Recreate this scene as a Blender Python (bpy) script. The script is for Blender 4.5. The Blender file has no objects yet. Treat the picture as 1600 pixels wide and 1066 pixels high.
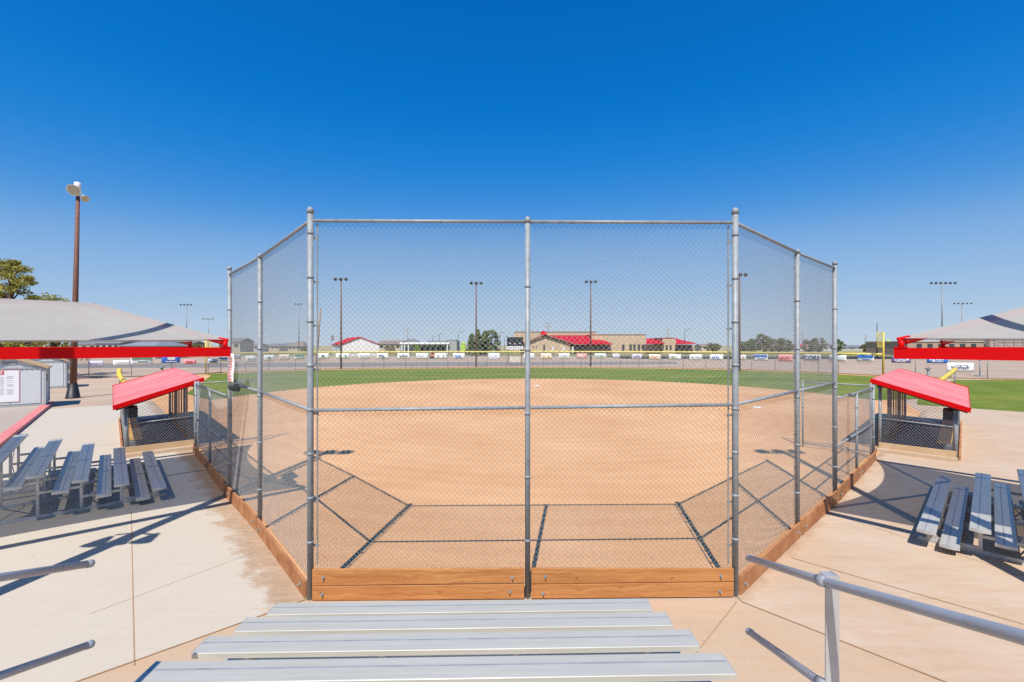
import bpy, bmesh, math, random
from mathutils import Vector, Matrix
random.seed(7)
SC = bpy.context.scene
C = SC.collection
R = math.radians

# ------------------------------------------------------------ camera, world, sun, exposure
CAM_H = 3.56
F = 700.0                      # focal length in photo pixels (1600 wide)
cam_d = bpy.data.cameras.new('camera')
cam_d.sensor_width = 36.0
cam_d.lens = 36.0 * F / 1600.0
cam_d.shift_y = 7.0 / 1600.0
cam_d.clip_start = 0.05
cam_d.clip_end = 8000
cam = bpy.data.objects.new('camera', cam_d)
C.objects.link(cam)
cam.location = (0, 0, CAM_H)
cam.rotation_euler = (R(90), 0, 0)
SC.camera = cam

SUN_EL = R(55.3)
SH = Vector((0.148, 0.989, 0)).normalized()          # horizontal direction the shadows fall in
world = bpy.data.worlds.new('World')
SC.world = world
world.use_nodes = True
wn = world.node_tree
bg = wn.nodes['Background']
sky = wn.nodes.new('ShaderNodeTexSky')
sky.sky_type = 'NISHITA'
sky.sun_disc = False
sky.sun_elevation = SUN_EL
sky.sun_rotation = math.atan2(-SH.x, -SH.y)
sky.altitude = 1800
sky.air_density = 1.0
sky.dust_density = 0.3
sky.ozone_density = 3.0
# the photograph's sky is deeper and bluer than the physical one: grade it channel by channel
EXPO = 0.45
sc1 = wn.nodes.new('ShaderNodeVectorMath'); sc1.operation = 'MULTIPLY'; sc1.inputs[1].default_value = (1/12,)*3
crv = wn.nodes.new('ShaderNodeRGBCurve')
SKYX = ((0.055,0.0775,0.108,0.187,0.39,0.69,0.80,1.0),(0.097,0.1375,0.19,0.313,0.57,0.76,0.84,1.0),(0.195,0.265,0.3475,0.508,0.65,0.70,0.82,1.0))
SKYY = ((0.002,0.006,0.042,0.235,0.42,0.52,0.56,1.0),(0.136,0.195,0.266,0.445,0.584,0.645,0.68,1.0),(0.491,0.62,0.70,0.755,0.765,0.77,0.79,1.0))
for ch in range(3):
    cc = crv.mapping.curves[ch]
    cc.points[0].location = (0.0, 0.0); cc.points[1].location = (1.0, 1.0)
    for x_, y_ in zip(SKYX[ch][:7], SKYY[ch][:7]): cc.points.new(x_, y_)
crv.mapping.extend = 'EXTRAPOLATED'
crv.mapping.update()
sc2 = wn.nodes.new('ShaderNodeVectorMath'); sc2.operation = 'MULTIPLY'; sc2.inputs[1].default_value = (1/(0.12*2**EXPO),)*3
wn.links.new(sky.outputs[0], sc1.inputs[0]); wn.links.new(sc1.outputs[0], crv.inputs['Color'])
wn.links.new(crv.outputs[0], sc2.inputs[0]); wn.links.new(sc2.outputs[0], bg.inputs['Color'])
bg.inputs['Strength'].default_value = 0.12
sun_d = bpy.data.lights.new('sun', 'SUN')
sun_d.energy = 4.3
sun_d.angle = R(0.5)
sun_d.color = (1.0, 0.94, 0.86)
sun = bpy.data.objects.new('sun', sun_d)
C.objects.link(sun)
sun.rotation_euler = Vector((SH.x * math.cos(SUN_EL), SH.y * math.cos(SUN_EL), -math.sin(SUN_EL))).to_track_quat('-Z', 'Y').to_euler()
sun.location = (-4, -20, 30)
SC.view_settings.view_transform = 'Standard'
SC.view_settings.look = 'None'
SC.view_settings.gamma = 1.0
SC.view_settings.exposure = EXPO
SC.cycles.use_denoising = False          # keeps the thin wire and the grain of the ground crisp
SC.cycles.use_adaptive_sampling = False
SC.cycles.max_bounces = 8
SC.cycles.sample_clamp_indirect = 4.0

# ------------------------------------------------------------ helpers
def G(px, py, z=0.0):
    """ground point under a photo pixel, on the level z"""
    Y = (CAM_H - z) * F / (py - 540.0)
    return Vector(((px - 800.0) * Y / F, Y, z))
def P(px, py, Y):
    return Vector(((px - 800.0) * Y / F, Y, CAM_H - (py - 540.0) * Y / F))

class MB:
    def __init__(s):
        s.v = []; s.f = []; s.sm = []
    def quad(s, a, b, c, d, sm=False):
        n = len(s.v); s.v += [Vector(a), Vector(b), Vector(c), Vector(d)]
        s.f.append((n, n+1, n+2, n+3)); s.sm.append(sm)
    def poly(s, pts, sm=False):
        n = len(s.v); s.v += [Vector(p) for p in pts]
        s.f.append(tuple(range(n, n+len(pts)))); s.sm.append(sm)
    def box(s, c, size, rz=0.0, M=None):
        hx, hy, hz = size[0]/2, size[1]/2, size[2]/2
        T = M if M is not None else Matrix.Rotation(rz, 3, 'Z')
        n = len(s.v); c = Vector(c)
        for x, y, z in ((-1,-1,-1),(1,-1,-1),(1,1,-1),(-1,1,-1),(-1,-1,1),(1,-1,1),(1,1,1),(-1,1,1)):
            s.v.append(c + T @ Vector((x*hx, y*hy, z*hz)))
        for q in ((3,2,1,0),(4,5,6,7),(0,1,5,4),(1,2,6,5),(2,3,7,6),(3,0,4,7)):
            s.f.append(tuple(n+i for i in q)); s.sm.append(False)
    def bar(s, a, b, w, h, up=(0,0,1)):
        """rectangular bar from a to b: w sideways, h along up"""
        a = Vector(a); b = Vector(b); d = b - a; L = d.length
        if L < 1e-6: return
        d.normalize(); u = Vector(up)
        if abs(d.dot(u)) > 0.99: u = Vector((0,1,0))
        x = d.cross(u).normalized(); u = x.cross(d).normalized()
        M = Matrix((x, d, u)).transposed()
        s.box((a+b)/2, (w, L, h), M=M)
    def tube(s, pts, r, n=10, caps=True, sm=True):
        pts = [Vector(p) for p in pts]
        rs = r if isinstance(r, (list, tuple)) else [r]*len(pts)
        base = len(s.v); m = len(pts); ref = None
        for i, p in enumerate(pts):
            t = (pts[min(i+1, m-1)] - pts[max(i-1, 0)]).normalized()
            if ref is None:
                ref = Vector((0,0,1)) if abs(t.z) < 0.9 else Vector((1,0,0))
                x = t.cross(ref).normalized()
            else:
                x = (x - t*x.dot(t)).normalized()
            y = t.cross(x)
            for k in range(n):
                a = 2*math.pi*k/n
                s.v.append(p + (x*math.cos(a) + y*math.sin(a))*rs[i])
        for i in range(m-1):
            for k in range(n):
                k2 = (k+1) % n
                s.f.append((base+i*n+k, base+i*n+k2, base+(i+1)*n+k2, base+(i+1)*n+k)); s.sm.append(sm)
        if caps:
            s.f.append(tuple(base+k for k in reversed(range(n)))); s.sm.append(False)
            s.f.append(tuple(base+(m-1)*n+k for k in range(n))); s.sm.append(False)
    def wire(s, a, b, r):
        a = Vector(a); b = Vector(b); t = (b-a)
        if t.length < 1e-4: return
        t.normalize()
        ref = Vector((0,0,1)) if abs(t.z) < 0.9 else Vector((1,0,0))
        x = t.cross(ref).normalized()*r; y = t.cross(x)
        n = len(s.v)
        s.v += [a+x, a+y, a-x, a-y, b+x, b+y, b-x, b-y]
        for k in range(4):
            k2 = (k+1) % 4
            s.f.append((n+k, n+k2, n+4+k2, n+4+k)); s.sm.append(True)
    def prism(s, outline, z0, z1):
        """outline: list of (x, y), extruded between z0 and z1 (numbers)"""
        n = len(outline)
        s.poly([(x, y, z1) for x, y in outline]); s.poly([(x, y, z0) for x, y in reversed(outline)])
        for i in range(n):
            a = outline[i]; b = outline[(i+1) % n]
            s.quad((a[0],a[1],z0),(b[0],b[1],z0),(b[0],b[1],z1),(a[0],a[1],z1))
    def profile(s, prof, a, b, xdir, up=(0,0,1)):
        """closed 2-D profile [(u,w)] swept from a to b; u along xdir, w along up"""
        a = Vector(a); b = Vector(b); x = Vector(xdir).normalized(); u = Vector(up)
        n = len(prof)
        pa = [a + x*p[0] + u*p[1] for p in prof]; pb = [b + x*p[0] + u*p[1] for p in prof]
        for i in range(n):
            j = (i+1) % n
            s.quad(pa[i], pa[j], pb[j], pb[i])
        s.poly(list(reversed(pa))); s.poly(pb)
    def xf(s, fn, start=0):
        for i in range(start, len(s.v)): s.v[i] = Vector(fn(s.v[i]))
    def build(s, name, material, parent=None, fix=True, local=False):
        """vertices are in world space unless local; stored relative to the parent (or as they are)"""
        me = bpy.data.meshes.new(name)
        vs = s.v
        if parent is not None and not local:
            root = parent
            while root.parent is not None: root = root.parent          # parts sit at their thing's origin
            inv = Matrix.Rotation(-root.rotation_euler.z, 3, 'Z'); l = root.location
            vs = [inv @ (p - l) for p in s.v]
        me.from_pydata([tuple(p) for p in vs], [], s.f)
        me.polygons.foreach_set('use_smooth', s.sm)
        if fix:
            bm = bmesh.new(); bm.from_mesh(me)
            bmesh.ops.remove_doubles(bm, verts=bm.verts, dist=1e-5)
            bmesh.ops.recalc_face_normals(bm, faces=bm.faces)
            bm.to_mesh(me); bm.free()
        me.materials.append(material)
        me.update()
        o = bpy.data.objects.new(name, me); C.objects.link(o)
        if parent is not None: o.parent = parent
        return o

def thing(name, label, cat, loc=(0,0,0), rz=0.0, group=None):
    o = bpy.data.objects.new(name, None); C.objects.link(o)
    o.location = loc; o.rotation_euler = (0, 0, rz); o.empty_display_size = 0.3
    o['label'] = label; o['category'] = cat
    if group: o['group'] = group
    return o
def tag(o, label, cat, group=None):
    o['label'] = label; o['category'] = cat
    if group: o['group'] = group
    return o
def struct(o, kind='structure'):
    o['kind'] = kind
    return o
def copy_tree(o, parent=None):
    c = o.copy(); C.objects.link(c)
    if parent is not None: c.parent = parent
    for ch in list(o.children): copy_tree(ch, c)
    return c

# ------------------------------------------------------------ materials
def srgb(r, g, b):
    f = lambda c: (c/255/12.92) if c/255 <= 0.04045 else ((c/255+0.055)/1.055)**2.4
    return (f(r), f(g), f(b))
def mat(name, col, rough=0.6, metal=0.0, var=0.12, scale=3.0, bump=0.0, bscale=40.0, spec=0.5, detail=6.0, col2=None, stretch=None, transl=0.0, transp=0.0):
    m = bpy.data.materials.new(name); m.use_nodes = True
    nt = m.node_tree; N = nt.nodes; L = nt.links
    b = N['Principled BSDF']
    b.inputs['Roughness'].default_value = rough; b.inputs['Metallic'].default_value = metal
    b.inputs['Specular IOR Level'].default_value = spec
    tc = N.new('ShaderNodeTexCoord')
    src = tc.outputs['Object']
    if stretch:
        mp = N.new('ShaderNodeMapping'); mp.inputs['Scale'].default_value = stretch
        L.new(src, mp.inputs['Vector']); src = mp.outputs[0]
    nz = N.new('ShaderNodeTexNoise'); nz.inputs['Scale'].default_value = scale; nz.inputs['Detail'].default_value = detail
    nz.inputs['Roughness'].default_value = 0.65
    L.new(src, nz.inputs['Vector'])
    rp = N.new('ShaderNodeValToRGB')
    c2 = col2 if col2 else tuple(min(1, c*(1+var)) for c in col)
    c1 = tuple(c*(1-var) for c in col) if not col2 else col
    rp.color_ramp.elements[0].color = (*c1, 1); rp.color_ramp.elements[1].color = (*c2, 1)
    rp.color_ramp.elements[0].position = 0.32; rp.color_ramp.elements[1].position = 0.68
    L.new(nz.outputs['Fac'], rp.inputs['Fac'])
    L.new(rp.outputs['Color'], b.inputs['Base Color'])
    if bump > 0:
        n2 = N.new('ShaderNodeTexNoise'); n2.inputs['Scale'].default_value = bscale; n2.inputs['Detail'].default_value = 4
        L.new(src, n2.inputs['Vector'])
        bp = N.new('ShaderNodeBump'); bp.inputs['Strength'].default_value = bump; bp.inputs['Distance'].default_value = 0.02
        L.new(n2.outputs['Fac'], bp.inputs['Height']); L.new(bp.outputs['Normal'], b.inputs['Normal'])
    if transl > 0:
        t = N.new('ShaderNodeBsdfTranslucent'); L.new(rp.outputs['Color'], t.inputs['Color'])
        mx = N.new('ShaderNodeMixShader'); mx.inputs[0].default_value = transl
        out = N['Material Output']
        L.new(b.outputs[0], mx.inputs[1]); L.new(t.outputs[0], mx.inputs[2]); L.new(mx.outputs[0], out.inputs['Surface'])
    if transp > 0:          # open weave that lets a little direct sun through
        tp = N.new('ShaderNodeBsdfTransparent'); m2 = N.new('ShaderNodeMixShader'); m2.inputs[0].default_value = transp
        out = N['Material Output']; srcn = out.inputs['Surface'].links[0].from_socket
        L.new(srcn, m2.inputs[1]); L.new(tp.outputs[0], m2.inputs[2]); L.new(m2.outputs[0], out.inputs['Surface'])
    return m

M = {}
M['galv'] = mat('galvanised_steel', (0.27,0.295,0.31), 0.55, 0.15, 0.16, 9, spec=0.35, bump=0.05, bscale=30)
M['galv_dark'] = mat('weathered_steel', (0.25,0.26,0.26), 0.5, 0.35, 0.25, 6)
M['wire'] = mat('galvanised_wire', (0.31,0.325,0.335), 0.45, 0.15, 0.06, 4)
M['alu'] = mat('brushed_aluminium', (0.54,0.52,0.45), 0.36, 0.28, 0.08, 2.0, bump=0.03, bscale=25, stretch=(0.6,14,14))
M['alu_frame'] = mat('dull_aluminium', (0.50,0.50,0.49), 0.45, 0.4, 0.12, 5)
M['alu_groove_shade'] = mat('plank_groove_shade', (0.30,0.32,0.35), 0.5, 0.2, 0.2, 4)  # shade and sky reflection of the plank groove, put into the colour
M['pipe'] = mat('grey_painted_pipe', (0.36,0.38,0.41), 0.42, 0.25, 0.06, 6)
M['red'] = mat('red_painted_steel', (0.60,0.001,0.002), 0.5, 0.0, 0.06, 2, spec=0.15)
M['dark_red'] = mat('dark_red_steel', (0.55,0.008,0.01), 0.4, 0.0, 0.06, 2)
M['red_roof'] = mat('faded_red_sheet_roof', (0.66,0.11,0.085), 0.2, 0.0, 0.20, 0.8, spec=0.7, col2=(0.74,0.27,0.24), stretch=(1.6,0.45,1))
M['far_red'] = mat('red_metal_roof', (0.50,0.008,0.016), 0.6, 0.0, 0.12, 0.3, spec=0.15)
M['sail'] = mat('grey_shade_cloth', (0.43,0.41,0.375), 0.9, 0.0, 0.04, 1.5, bump=0.12, bscale=300, spec=0.1, transl=0.14, transp=0.18)
M['wood_old'] = mat('dusty_pine_board', (0.30,0.12,0.05), 0.8, 0, 0.2, 2.6, bump=0.4, bscale=14, col2=(0.50,0.25,0.115), spec=0.2)
M['pale_board'] = mat('sun_bleached_board', (0.46,0.31,0.17), 0.8, 0, 0.15, 3, col2=(0.56,0.41,0.26), spec=0.2)
M['bench_wood'] = mat('yellow_bench_wood', (0.66,0.33,0.07), 0.5, 0, 0.2, 4, col2=(0.78,0.45,0.13), stretch=(1,8,8))
M['slat'] = mat('brown_slat_wood', (0.20,0.11,0.07), 0.7, 0, 0.2, 4, col2=(0.42,0.26,0.17))
M['black'] = mat('black_plastic', (0.012,0.012,0.014), 0.5, 0, 0.1)
M['dark_soffit'] = mat('dark_soffit', (0.05,0.05,0.055), 0.8, 0, 0.2)
M['rust'] = mat('rusty_brown_steel', (0.165,0.075,0.05), 0.7, 0.1, 0.25, 5)
M['pole_wood'] = mat('weathered_pole_wood', (0.28,0.19,0.12), 0.85, 0, 0.25, 4)
M['lamp_white'] = mat('white_lamp_housing', (0.75,0.75,0.73), 0.4, 0, 0.05)
M['lamp_dark'] = mat('dark_lamp_housing', (0.09,0.10,0.10), 0.5, 0.2, 0.1)
M['glass'] = mat('lamp_glass', (0.45,0.43,0.36), 0.15, 0, 0.1)
M['yellow'] = mat('yellow_plastic_cap', (0.64,0.52,0.13), 0.5, 0, 0.08, 1)
M['yellow_paint'] = mat('yellow_paint', (0.70,0.51,0.07), 0.45, 0, 0.05)
M['white'] = mat('white_vinyl', (0.80,0.80,0.80), 0.45, 0, 0.03)
M['vinyl_grey'] = mat('grey_vinyl_siding', (0.56,0.59,0.60), 0.5, 0, 0.05, 2)
M['vinyl_trim'] = mat('darker_vinyl_trim', (0.36,0.38,0.38), 0.5, 0, 0.05)
M['tan_roof'] = mat('tan_shingle', (0.50,0.33,0.17), 0.8, 0, 0.15, 8)
M['pink_kerb'] = mat('faded_red_kerb_paint', (0.58,0.14,0.13), 0.7, 0, 0.2, 3, col2=(0.70,0.26,0.23))
M['stone'] = mat('tan_sandstone_block', (0.52,0.39,0.26), 0.85, 0, 0.12, 0.6)
M['stone_dark'] = mat('brown_fascia', (0.28,0.12,0.09), 0.7, 0, 0.1)
M['house_grey'] = mat('grey_house_siding', (0.36,0.36,0.35), 0.8, 0, 0.1, 0.5)
M['house_tan'] = mat('tan_house_siding', (0.46,0.39,0.31), 0.8, 0, 0.1, 0.5)
M['house_white'] = mat('pale_house_siding', (0.60,0.60,0.58), 0.8, 0, 0.08, 0.5)
M['roof_grey'] = mat('grey_shingle_roof', (0.16,0.17,0.18), 0.85, 0, 0.15, 1)
M['roof_slate'] = mat('blue_grey_shingle_roof', (0.19,0.22,0.25), 0.85, 0, 0.12, 1)
M['roof_brown'] = mat('brown_shingle_roof', (0.23,0.18,0.15), 0.85, 0, 0.15, 1)
M['brick'] = mat('dull_red_brick', (0.38,0.26,0.21), 0.85, 0, 0.15, 1)
M['window'] = mat('dark_window_glass', (0.04,0.05,0.06), 0.1, 0, 0.1, 1)
M['lime'] = mat('lime_green_panel', (0.42,0.62,0.05), 0.5, 0, 0.05)
M['orange'] = mat('orange_paint', (0.75,0.20,0.04), 0.5, 0, 0.1)
M['teal'] = mat('green_playground_dome', (0.07,0.42,0.27), 0.5, 0, 0.1)
M['pine_leaf'] = mat('yellow_green_pine_needles', (0.14,0.16,0.03), 0.7, 0, 0.3, 1.6, col2=(0.50,0.43,0.10), spec=0.2, transl=0.2)  # the needles' own yellow-green, varied at random by noise
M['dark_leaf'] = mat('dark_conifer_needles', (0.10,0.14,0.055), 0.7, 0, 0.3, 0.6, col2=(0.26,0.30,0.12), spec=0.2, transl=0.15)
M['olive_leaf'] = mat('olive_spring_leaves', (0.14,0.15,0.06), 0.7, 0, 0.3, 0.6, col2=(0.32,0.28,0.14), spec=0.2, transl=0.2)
M['bark'] = mat('pine_bark', (0.11,0.075,0.055), 0.9, 0, 0.3, 6)
M['rubber'] = mat('grey_dugout_floor', (0.09,0.09,0.095), 0.9, 0, 0.15, 2)
M['leaf_dry'] = mat('dry_brown_leaf', (0.28,0.09,0.03), 0.7, 0, 0.3, 20)
M['asphalt'] = mat('asphalt', (0.22,0.205,0.19), 0.95, 0, 0.1, 0.3, spec=0.03)
M['asphalt_dark'] = mat('dark_asphalt', (0.022,0.022,0.022), 0.95, 0, 0.2, 0.3, spec=0.03)
M['dirt'] = mat('dirt_lot', (0.40,0.295,0.215), 0.95, 0, 0.1, 0.15, col2=(0.49,0.37,0.275), spec=0.1)
M['dry_ground'] = mat('dry_grass_plain', (0.27,0.25,0.12), 0.95, 0, 0.15, 0.03, col2=(0.42,0.36,0.21), spec=0.1)
M['joint'] = mat('sand_filled_joint', (0.36,0.22,0.12), 0.95, 0, 0.2, 5)
M['cap_red'] = mat('red_print', (0.60,0.05,0.07), 0.5, 0, 0.05)
M['pink_print'] = mat('pink_print', (0.78,0.33,0.33), 0.5, 0, 0.15, 2)
M['navy'] = mat('navy_print', (0.03,0.05,0.20), 0.5, 0, 0.05)
M['blue'] = mat('blue_print', (0.04,0.17,0.60), 0.5, 0, 0.05)
M['grey_print'] = mat('grey_print', (0.45,0.46,0.50), 0.5, 0, 0.1, 3)
M['lilac'] = mat('lilac_vinyl', (0.62,0.58,0.72), 0.5, 0, 0.08, 2)
M['cream'] = mat('cream_vinyl', (0.78,0.68,0.52), 0.5, 0, 0.08, 2)
M['purple'] = mat('purple_vinyl', (0.16,0.11,0.33), 0.5, 0, 0.08, 2)
M['green_print'] = mat('green_print', (0.12,0.28,0.17), 0.5, 0, 0.08, 2)
M['shade_cloth'] = mat('dark_shade_screen', (0.08,0.10,0.095), 0.9, 0, 0.1, 3)

def ramp2(N, L, fac, c1, c2, p1=0.35, p2=0.65):
    rp = N.new('ShaderNodeValToRGB')
    rp.color_ramp.elements[0].color = (*c1, 1); rp.color_ramp.elements[1].color = (*c2, 1)
    rp.color_ramp.elements[0].position = p1; rp.color_ramp.elements[1].position = p2
    L.new(fac, rp.inputs['Fac']); return rp.outputs['Color']
def noise(N, L, src, scale, detail=6, rough=0.6, stretch=None):
    if stretch:
        mp = N.new('ShaderNodeMapping'); mp.inputs['Scale'].default_value = stretch[0]; mp.inputs['Rotation'].default_value = (0,0,stretch[1])
        L.new(src, mp.inputs['Vector']); src = mp.outputs[0]
    n = N.new('ShaderNodeTexNoise'); n.inputs['Scale'].default_value = scale; n.inputs['Detail'].default_value = detail
    n.inputs['Roughness'].default_value = rough
    L.new(src, n.inputs['Vector']); return n.outputs['Fac']
def mathn(N, L, op, a, b=None, clamp=False):
    m = N.new('ShaderNodeMath'); m.operation = op; m.use_clamp = clamp
    for i, x in enumerate((a, b)):
        if x is None: continue
        if isinstance(x, (int, float)): m.inputs[i].default_value = x
        else: L.new(x, m.inputs[i])
    return m.outputs[0]
def mixc(N, L, fac, a, b, mode='MIX'):
    m = N.new('ShaderNodeMix'); m.data_type = 'RGBA'; m.blend_type = mode
    if isinstance(fac, (int, float)): m.inputs[0].default_value = fac
    else: L.new(fac, m.inputs[0])
    for i, x in ((6, a), (7, b)):
        if isinstance(x, tuple): m.inputs[i].default_value = (*x, 1)
        else: L.new(x, m.inputs[i])
    return m.outputs[2]

def knotty(name, dark, mid, pale):
    m = bpy.data.materials.new(name); m.use_nodes = True
    N = m.node_tree.nodes; L = m.node_tree.links; b = N['Principled BSDF']
    b.inputs['Roughness'].default_value = 0.65; b.inputs['Specular IOR Level'].default_value = 0.25
    src = N.new('ShaderNodeTexCoord').outputs['Object']
    warp = noise(N, L, src, 2.2, 4, 0.6)
    mp = N.new('ShaderNodeMapping'); mp.inputs['Scale'].default_value = (0.7, 9, 16); L.new(src, mp.inputs['Vector'])
    add = N.new('ShaderNodeVectorMath'); add.operation = 'ADD'; L.new(mp.outputs[0], add.inputs[0])
    cmb = N.new('ShaderNodeCombineXYZ'); L.new(mathn(N, L, 'MULTIPLY', warp, 3.0), cmb.inputs[2]); L.new(cmb.outputs[0], add.inputs[1])
    g = N.new('ShaderNodeTexNoise'); g.inputs['Scale'].default_value = 1.6; g.inputs['Detail'].default_value = 9; g.inputs['Roughness'].default_value = 0.7
    L.new(add.outputs[0], g.inputs['Vector'])
    c = ramp2(N, L, g.outputs['Fac'], dark, pale, 0.34, 0.66)
    big = noise(N, L, src, 1.3, 5, 0.6)
    c = mixc(N, L, mathn(N, L, 'MULTIPLY', big, 0.7), c, mid)
    mp2 = N.new('ShaderNodeMapping'); mp2.inputs['Scale'].default_value = (1.0, 1.0, 1.7); L.new(src, mp2.inputs['Vector'])
    vo = N.new('ShaderNodeTexVoronoi'); vo.inputs['Scale'].default_value = 3.1; L.new(mp2.outputs[0], vo.inputs['Vector'])
    k = mathn(N, L, 'MULTIPLY', mathn(N, L, 'SUBTRACT', 0.085, vo.outputs['Distance']), 22.0, True)
    c = mixc(N, L, mathn(N, L, 'MULTIPLY', k, 0.75), c, (dark[0]*0.55, dark[1]*0.5, dark[2]*0.5))
    L.new(c, b.inputs['Base Color'])
    bp = N.new('ShaderNodeBump'); bp.inputs['Strength'].default_value = 0.3; bp.inputs['Distance'].default_value = 0.01
    L.new(g.outputs['Fac'], bp.inputs['Height']); L.new(bp.outputs['Normal'], b.inputs['Normal'])
    return m
def concrete(name, pale, dusty, dust_amt, stain_line=None):
    m = bpy.data.materials.new(name); m.use_nodes = True
    N = m.node_tree.nodes; L = m.node_tree.links; b = N['Principled BSDF']
    b.inputs['Roughness'].default_value = 0.85; b.inputs['Specular IOR Level'].default_value = 0.25
    src = N.new('ShaderNodeTexCoord').outputs['Object']
    big = noise(N, L, src, 0.5, 8, 0.65)
    brush = noise(N, L, src, 3.0, 6, 0.7, ((0.25, 2.2, 1), R(40)))
    fine = noise(N, L, src, 60, 3, 0.7)
    c = ramp2(N, L, big, tuple(x*(1-dust_amt*0.6)+y*dust_amt*0.6 for x, y in zip(pale, dusty)), pale, 0.36, 0.62)
    f = mathn(N, L, 'MULTIPLY', ramp2(N, L, brush, (0,0,0), (1,1,1), 0.45, 0.75), dust_amt)
    c = mixc(N, L, f, c, dusty)
    c = mixc(N, L, 0.30, c, ramp2(N, L, fine, (0.55,0.55,0.55), (1.05,1.05,1.05), 0.3, 0.6), 'MULTIPLY')
    vo = N.new('ShaderNodeTexVoronoi'); vo.inputs['Scale'].default_value = 1.15; L.new(src, vo.inputs['Vector'])
    sp = mathn(N, L, 'MULTIPLY', mathn(N, L, 'SUBTRACT', 0.035, vo.outputs['Distance']), 60.0, True)
    c = mixc(N, L, mathn(N, L, 'MULTIPLY', sp, 0.45), c, (0.22,0.16,0.11))
    blot = noise(N, L, src, 1.1, 9, 0.72)
    c = mixc(N, L, mathn(N, L, 'MULTIPLY', ramp2(N, L, blot, (0,0,0), (1,1,1), 0.55, 0.75), 0.35*dust_amt+0.08), c, tuple(x*0.72 for x in dusty))
    if stain_line:
        for (pt, nrm, width) in stain_line:     # wind-blown field dust that lies along the kick boards
            vm = N.new('ShaderNodeVectorMath'); vm.operation = 'DOT_PRODUCT'; vm.inputs[1].default_value = (nrm[0], nrm[1], 0)
            L.new(src, vm.inputs[0])
            d = mathn(N, L, 'SUBTRACT', vm.outputs['Value'], pt[0]*nrm[0]+pt[1]*nrm[1])
            sn = noise(N, L, src, 1.6, 8, 0.7)
            sn2 = noise(N, L, src, 5.0, 8, 0.75, ((0.3,1.6,1), R(-30)))
            k = mathn(N, L, 'ADD', mathn(N, L, 'MULTIPLY', sn, width*2.0), mathn(N, L, 'MULTIPLY', sn2, width*0.9))
            k = mathn(N, L, 'SUBTRACT', mathn(N, L, 'SUBTRACT', k, d), width*0.75)
            k = mathn(N, L, 'MULTIPLY', k, 5.0, True)
            k = mathn(N, L, 'MULTIPLY', k, 0.85)
            c = mixc(N, L, k, c, ramp2(N, L, sn2, (0.27,0.17,0.10), (0.47,0.325,0.21), 0.3, 0.7))
    L.new(c, b.inputs['Base Color'])
    bp = N.new('ShaderNodeBump'); bp.inputs['Strength'].default_value = 0.12; bp.inputs['Distance'].default_value = 0.01
    L.new(fine, bp.inputs['Height']); L.new(bp.outputs['Normal'], b.inputs['Normal'])
    return m

def field_dirt():
    m = bpy.data.materials.new('infield_clay'); m.use_nodes = True
    N = m.node_tree.nodes; L = m.node_tree.links; b = N['Principled BSDF']
    b.inputs['Roughness'].default_value = 0.95; b.inputs['Specular IOR Level'].default_value = 0.1
    src = N.new('ShaderNodeTexCoord').outputs['Object']
    big = noise(N, L, src, 0.18, 8, 0.6)
    rake = noise(N, L, src, 1.2, 8, 0.7, ((0.25, 1.6, 1), R(20)))
    fine = noise(N, L, src, 14, 8, 0.8)
    c = ramp2(N, L, big, (0.60,0.325,0.150), (0.72,0.425,0.22), 0.35, 0.65)
    c = mixc(N, L, mathn(N, L, 'MULTIPLY', ramp2(N, L, rake, (0,0,0), (1,1,1), 0.5, 0.8), 0.35), c, (0.68,0.41,0.21))
    c = mixc(N, L, 0.55, c, ramp2(N, L, fine, (0.60,0.57,0.54), (1.06,1.05,1.04), 0.30, 0.62), 'MULTIPLY')
    vo = N.new('ShaderNodeTexVoronoi'); vo.inputs['Scale'].default_value = 2.6; L.new(src, vo.inputs['Vector'])
    pk = mathn(N, L, 'MULTIPLY', mathn(N, L, 'SUBTRACT', 0.10, vo.outputs['Distance']), 14.0, True)
    patch = noise(N, L, src, 0.35, 4, 0.6)
    pk = mathn(N, L, 'MULTIPLY', pk, mathn(N, L, 'MULTIPLY', mathn(N, L, 'SUBTRACT', patch, 0.42), 4.0, True))
    c = mixc(N, L, mathn(N, L, 'MULTIPLY', pk, 0.5), c, (0.34,0.18,0.085))
    wv = N.new('ShaderNodeTexWave'); wv.wave_type = 'RINGS'; wv.rings_direction = 'Z'; wv.inputs['Scale'].default_value = 0.42; wv.inputs['Distortion'].default_value = 2.2; wv.inputs['Detail'].default_value = 4
    mpw = N.new('ShaderNodeMapping'); mpw.inputs['Location'].default_value = (-2, -27, 0); L.new(src, mpw.inputs['Vector']); L.new(mpw.outputs[0], wv.inputs['Vector'])
    c = mixc(N, L, 0.30, c, ramp2(N, L, wv.outputs['Fac'], (0.90,0.88,0.86), (1.04,1.04,1.04), 0.3, 0.7), 'MULTIPLY')
    L.new(c, b.inputs['Base Color'])
    bp = N.new('ShaderNodeBump'); bp.inputs['Strength'].default_value = 0.45; bp.inputs['Distance'].default_value = 0.03
    L.new(fine, bp.inputs['Height']); L.new(bp.outputs['Normal'], b.inputs['Normal'])
    return m
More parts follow.
